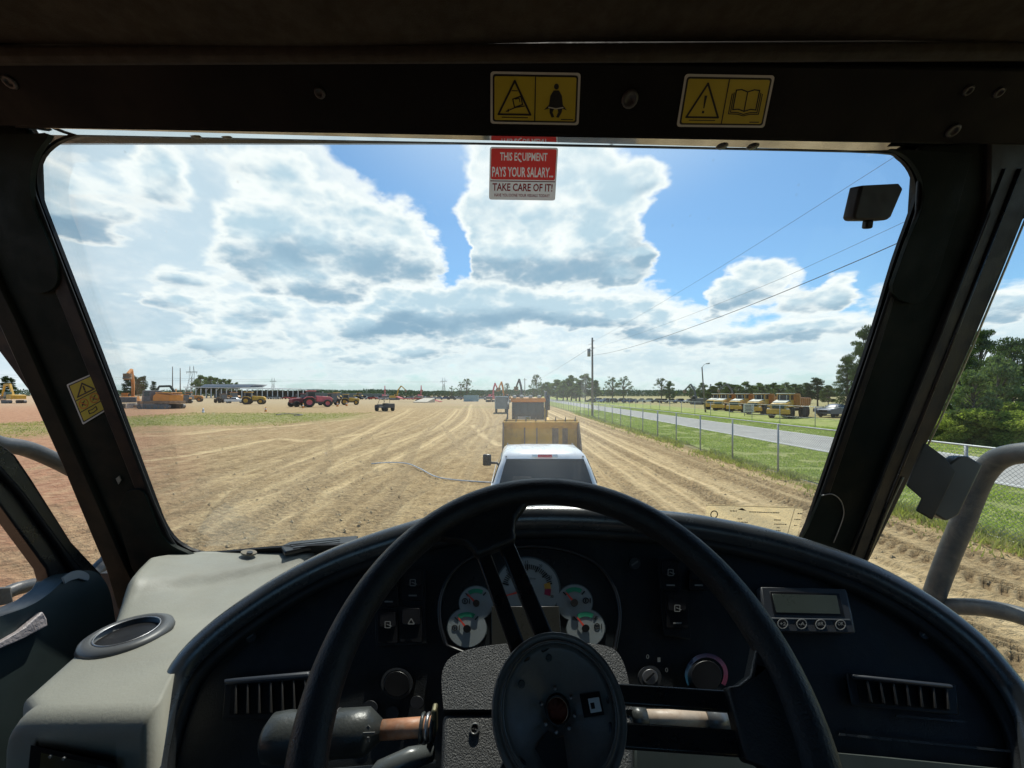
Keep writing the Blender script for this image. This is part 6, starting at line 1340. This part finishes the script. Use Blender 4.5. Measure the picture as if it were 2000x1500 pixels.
for (px, top, Y, k_, w, lab) in ((912,744,250,'sparse',.75,'lone dark tree on the skyline left of the line of machines'),(900,750,250,'sparse',.7,'smaller tree touching the left of the lone dark tree'),(1048,738,118,'sparse',.5,'narrow dark tree rising straight behind the wheel loader'),(1042,748,122,'sparse',.5,'lower dark tree beside the narrow one behind the loader'),(1058,752,125,'sparse',.6,'dark tree right of the narrow one behind the loader'),(882,757,260,'sparse',.7,'small faint tree left of the lone dark tree'),(990,752,200,'sparse',.5,'thin tree among the machines straight ahead')):
    tree(k_, PX(px,Y), Y, hgt_(top,Y), lab, w)
for lst, kind, Y0, Y1, wd, lab in (([(385,744),(392,738),(404,741),(412,740),(424,742),(436,744),(447,745),(462,750)],'mid',300,345,.8,'tree in the clump rising behind the long shed'), ([(248,740),(262,737),(270,741),(280,739),(300,748)],'pine',205,240,.6,'narrow tree on the skyline behind the orange boom'), ([(-15,735),(10,738),(22,742)],'pine',205,240,.6,'tree on the skyline behind the far left excavator')):
    for i, (px, top) in enumerate(lst):
        Y = rt.uniform(Y0, Y1); tree(kind, PX(px,Y), Y, hgt_(top,Y), lab+', '+nth(i, len(lst)), wd, group=lab.replace('tree', 'trees', 1))
# far wood along the horizon: reads as one mass
V_ = []; rw_ = np.random.default_rng(44); n = 90000
a = rw_.uniform(-1.35, 1.35, n); dist = rw_.uniform(560, 640, n); x = np.tan(a)*dist*.9; hprof = 9.0+4*fbm(50, x*.03+40, x*0+3.3, 4)+2.5*fbm(60, x*.2+40, x*0+1.7, 3)
z = rw_.random(n)**.8*hprof; y = dist; s = rw_.uniform(.5,1.3,n); p = np.stack([x,y,z],-1); A = rw_.normal(0,1,(n,3)); A /= np.linalg.norm(A,axis=1,keepdims=True); Bv = np.cross(A, rw_.normal(0,1,(n,3))); Bv /= np.linalg.norm(Bv,axis=1,keepdims=True)
co = np.stack([p-A*s[:,None], p-Bv*s[:,None]*.7, p+A*s[:,None], p+Bv*s[:,None]*.7],1).reshape(-1,3).astype(np.float32); co[:,2] = np.maximum(co[:,2], .01)
me = bpy.data.meshes.new('far_wood'); me.vertices.add(len(co)); me.vertices.foreach_set('co', co.ravel()); me.loops.add(len(co)); me.loops.foreach_set('vertex_index', np.arange(len(co),dtype=np.int32)); me.polygons.add(n); me.polygons.foreach_set('loop_start', np.arange(0,len(co),4,dtype=np.int32)); me.polygons.foreach_set('loop_total', np.full(n,4,dtype=np.int32)); me.update(calc_edges=True)
me.materials.append(leafmat('far_leaf', (.055,.085,.060), (.085,.12,.08), .2)); tag(link('far_wood', me), 'distant wood along the whole horizon', 'wood', kind='stuff')
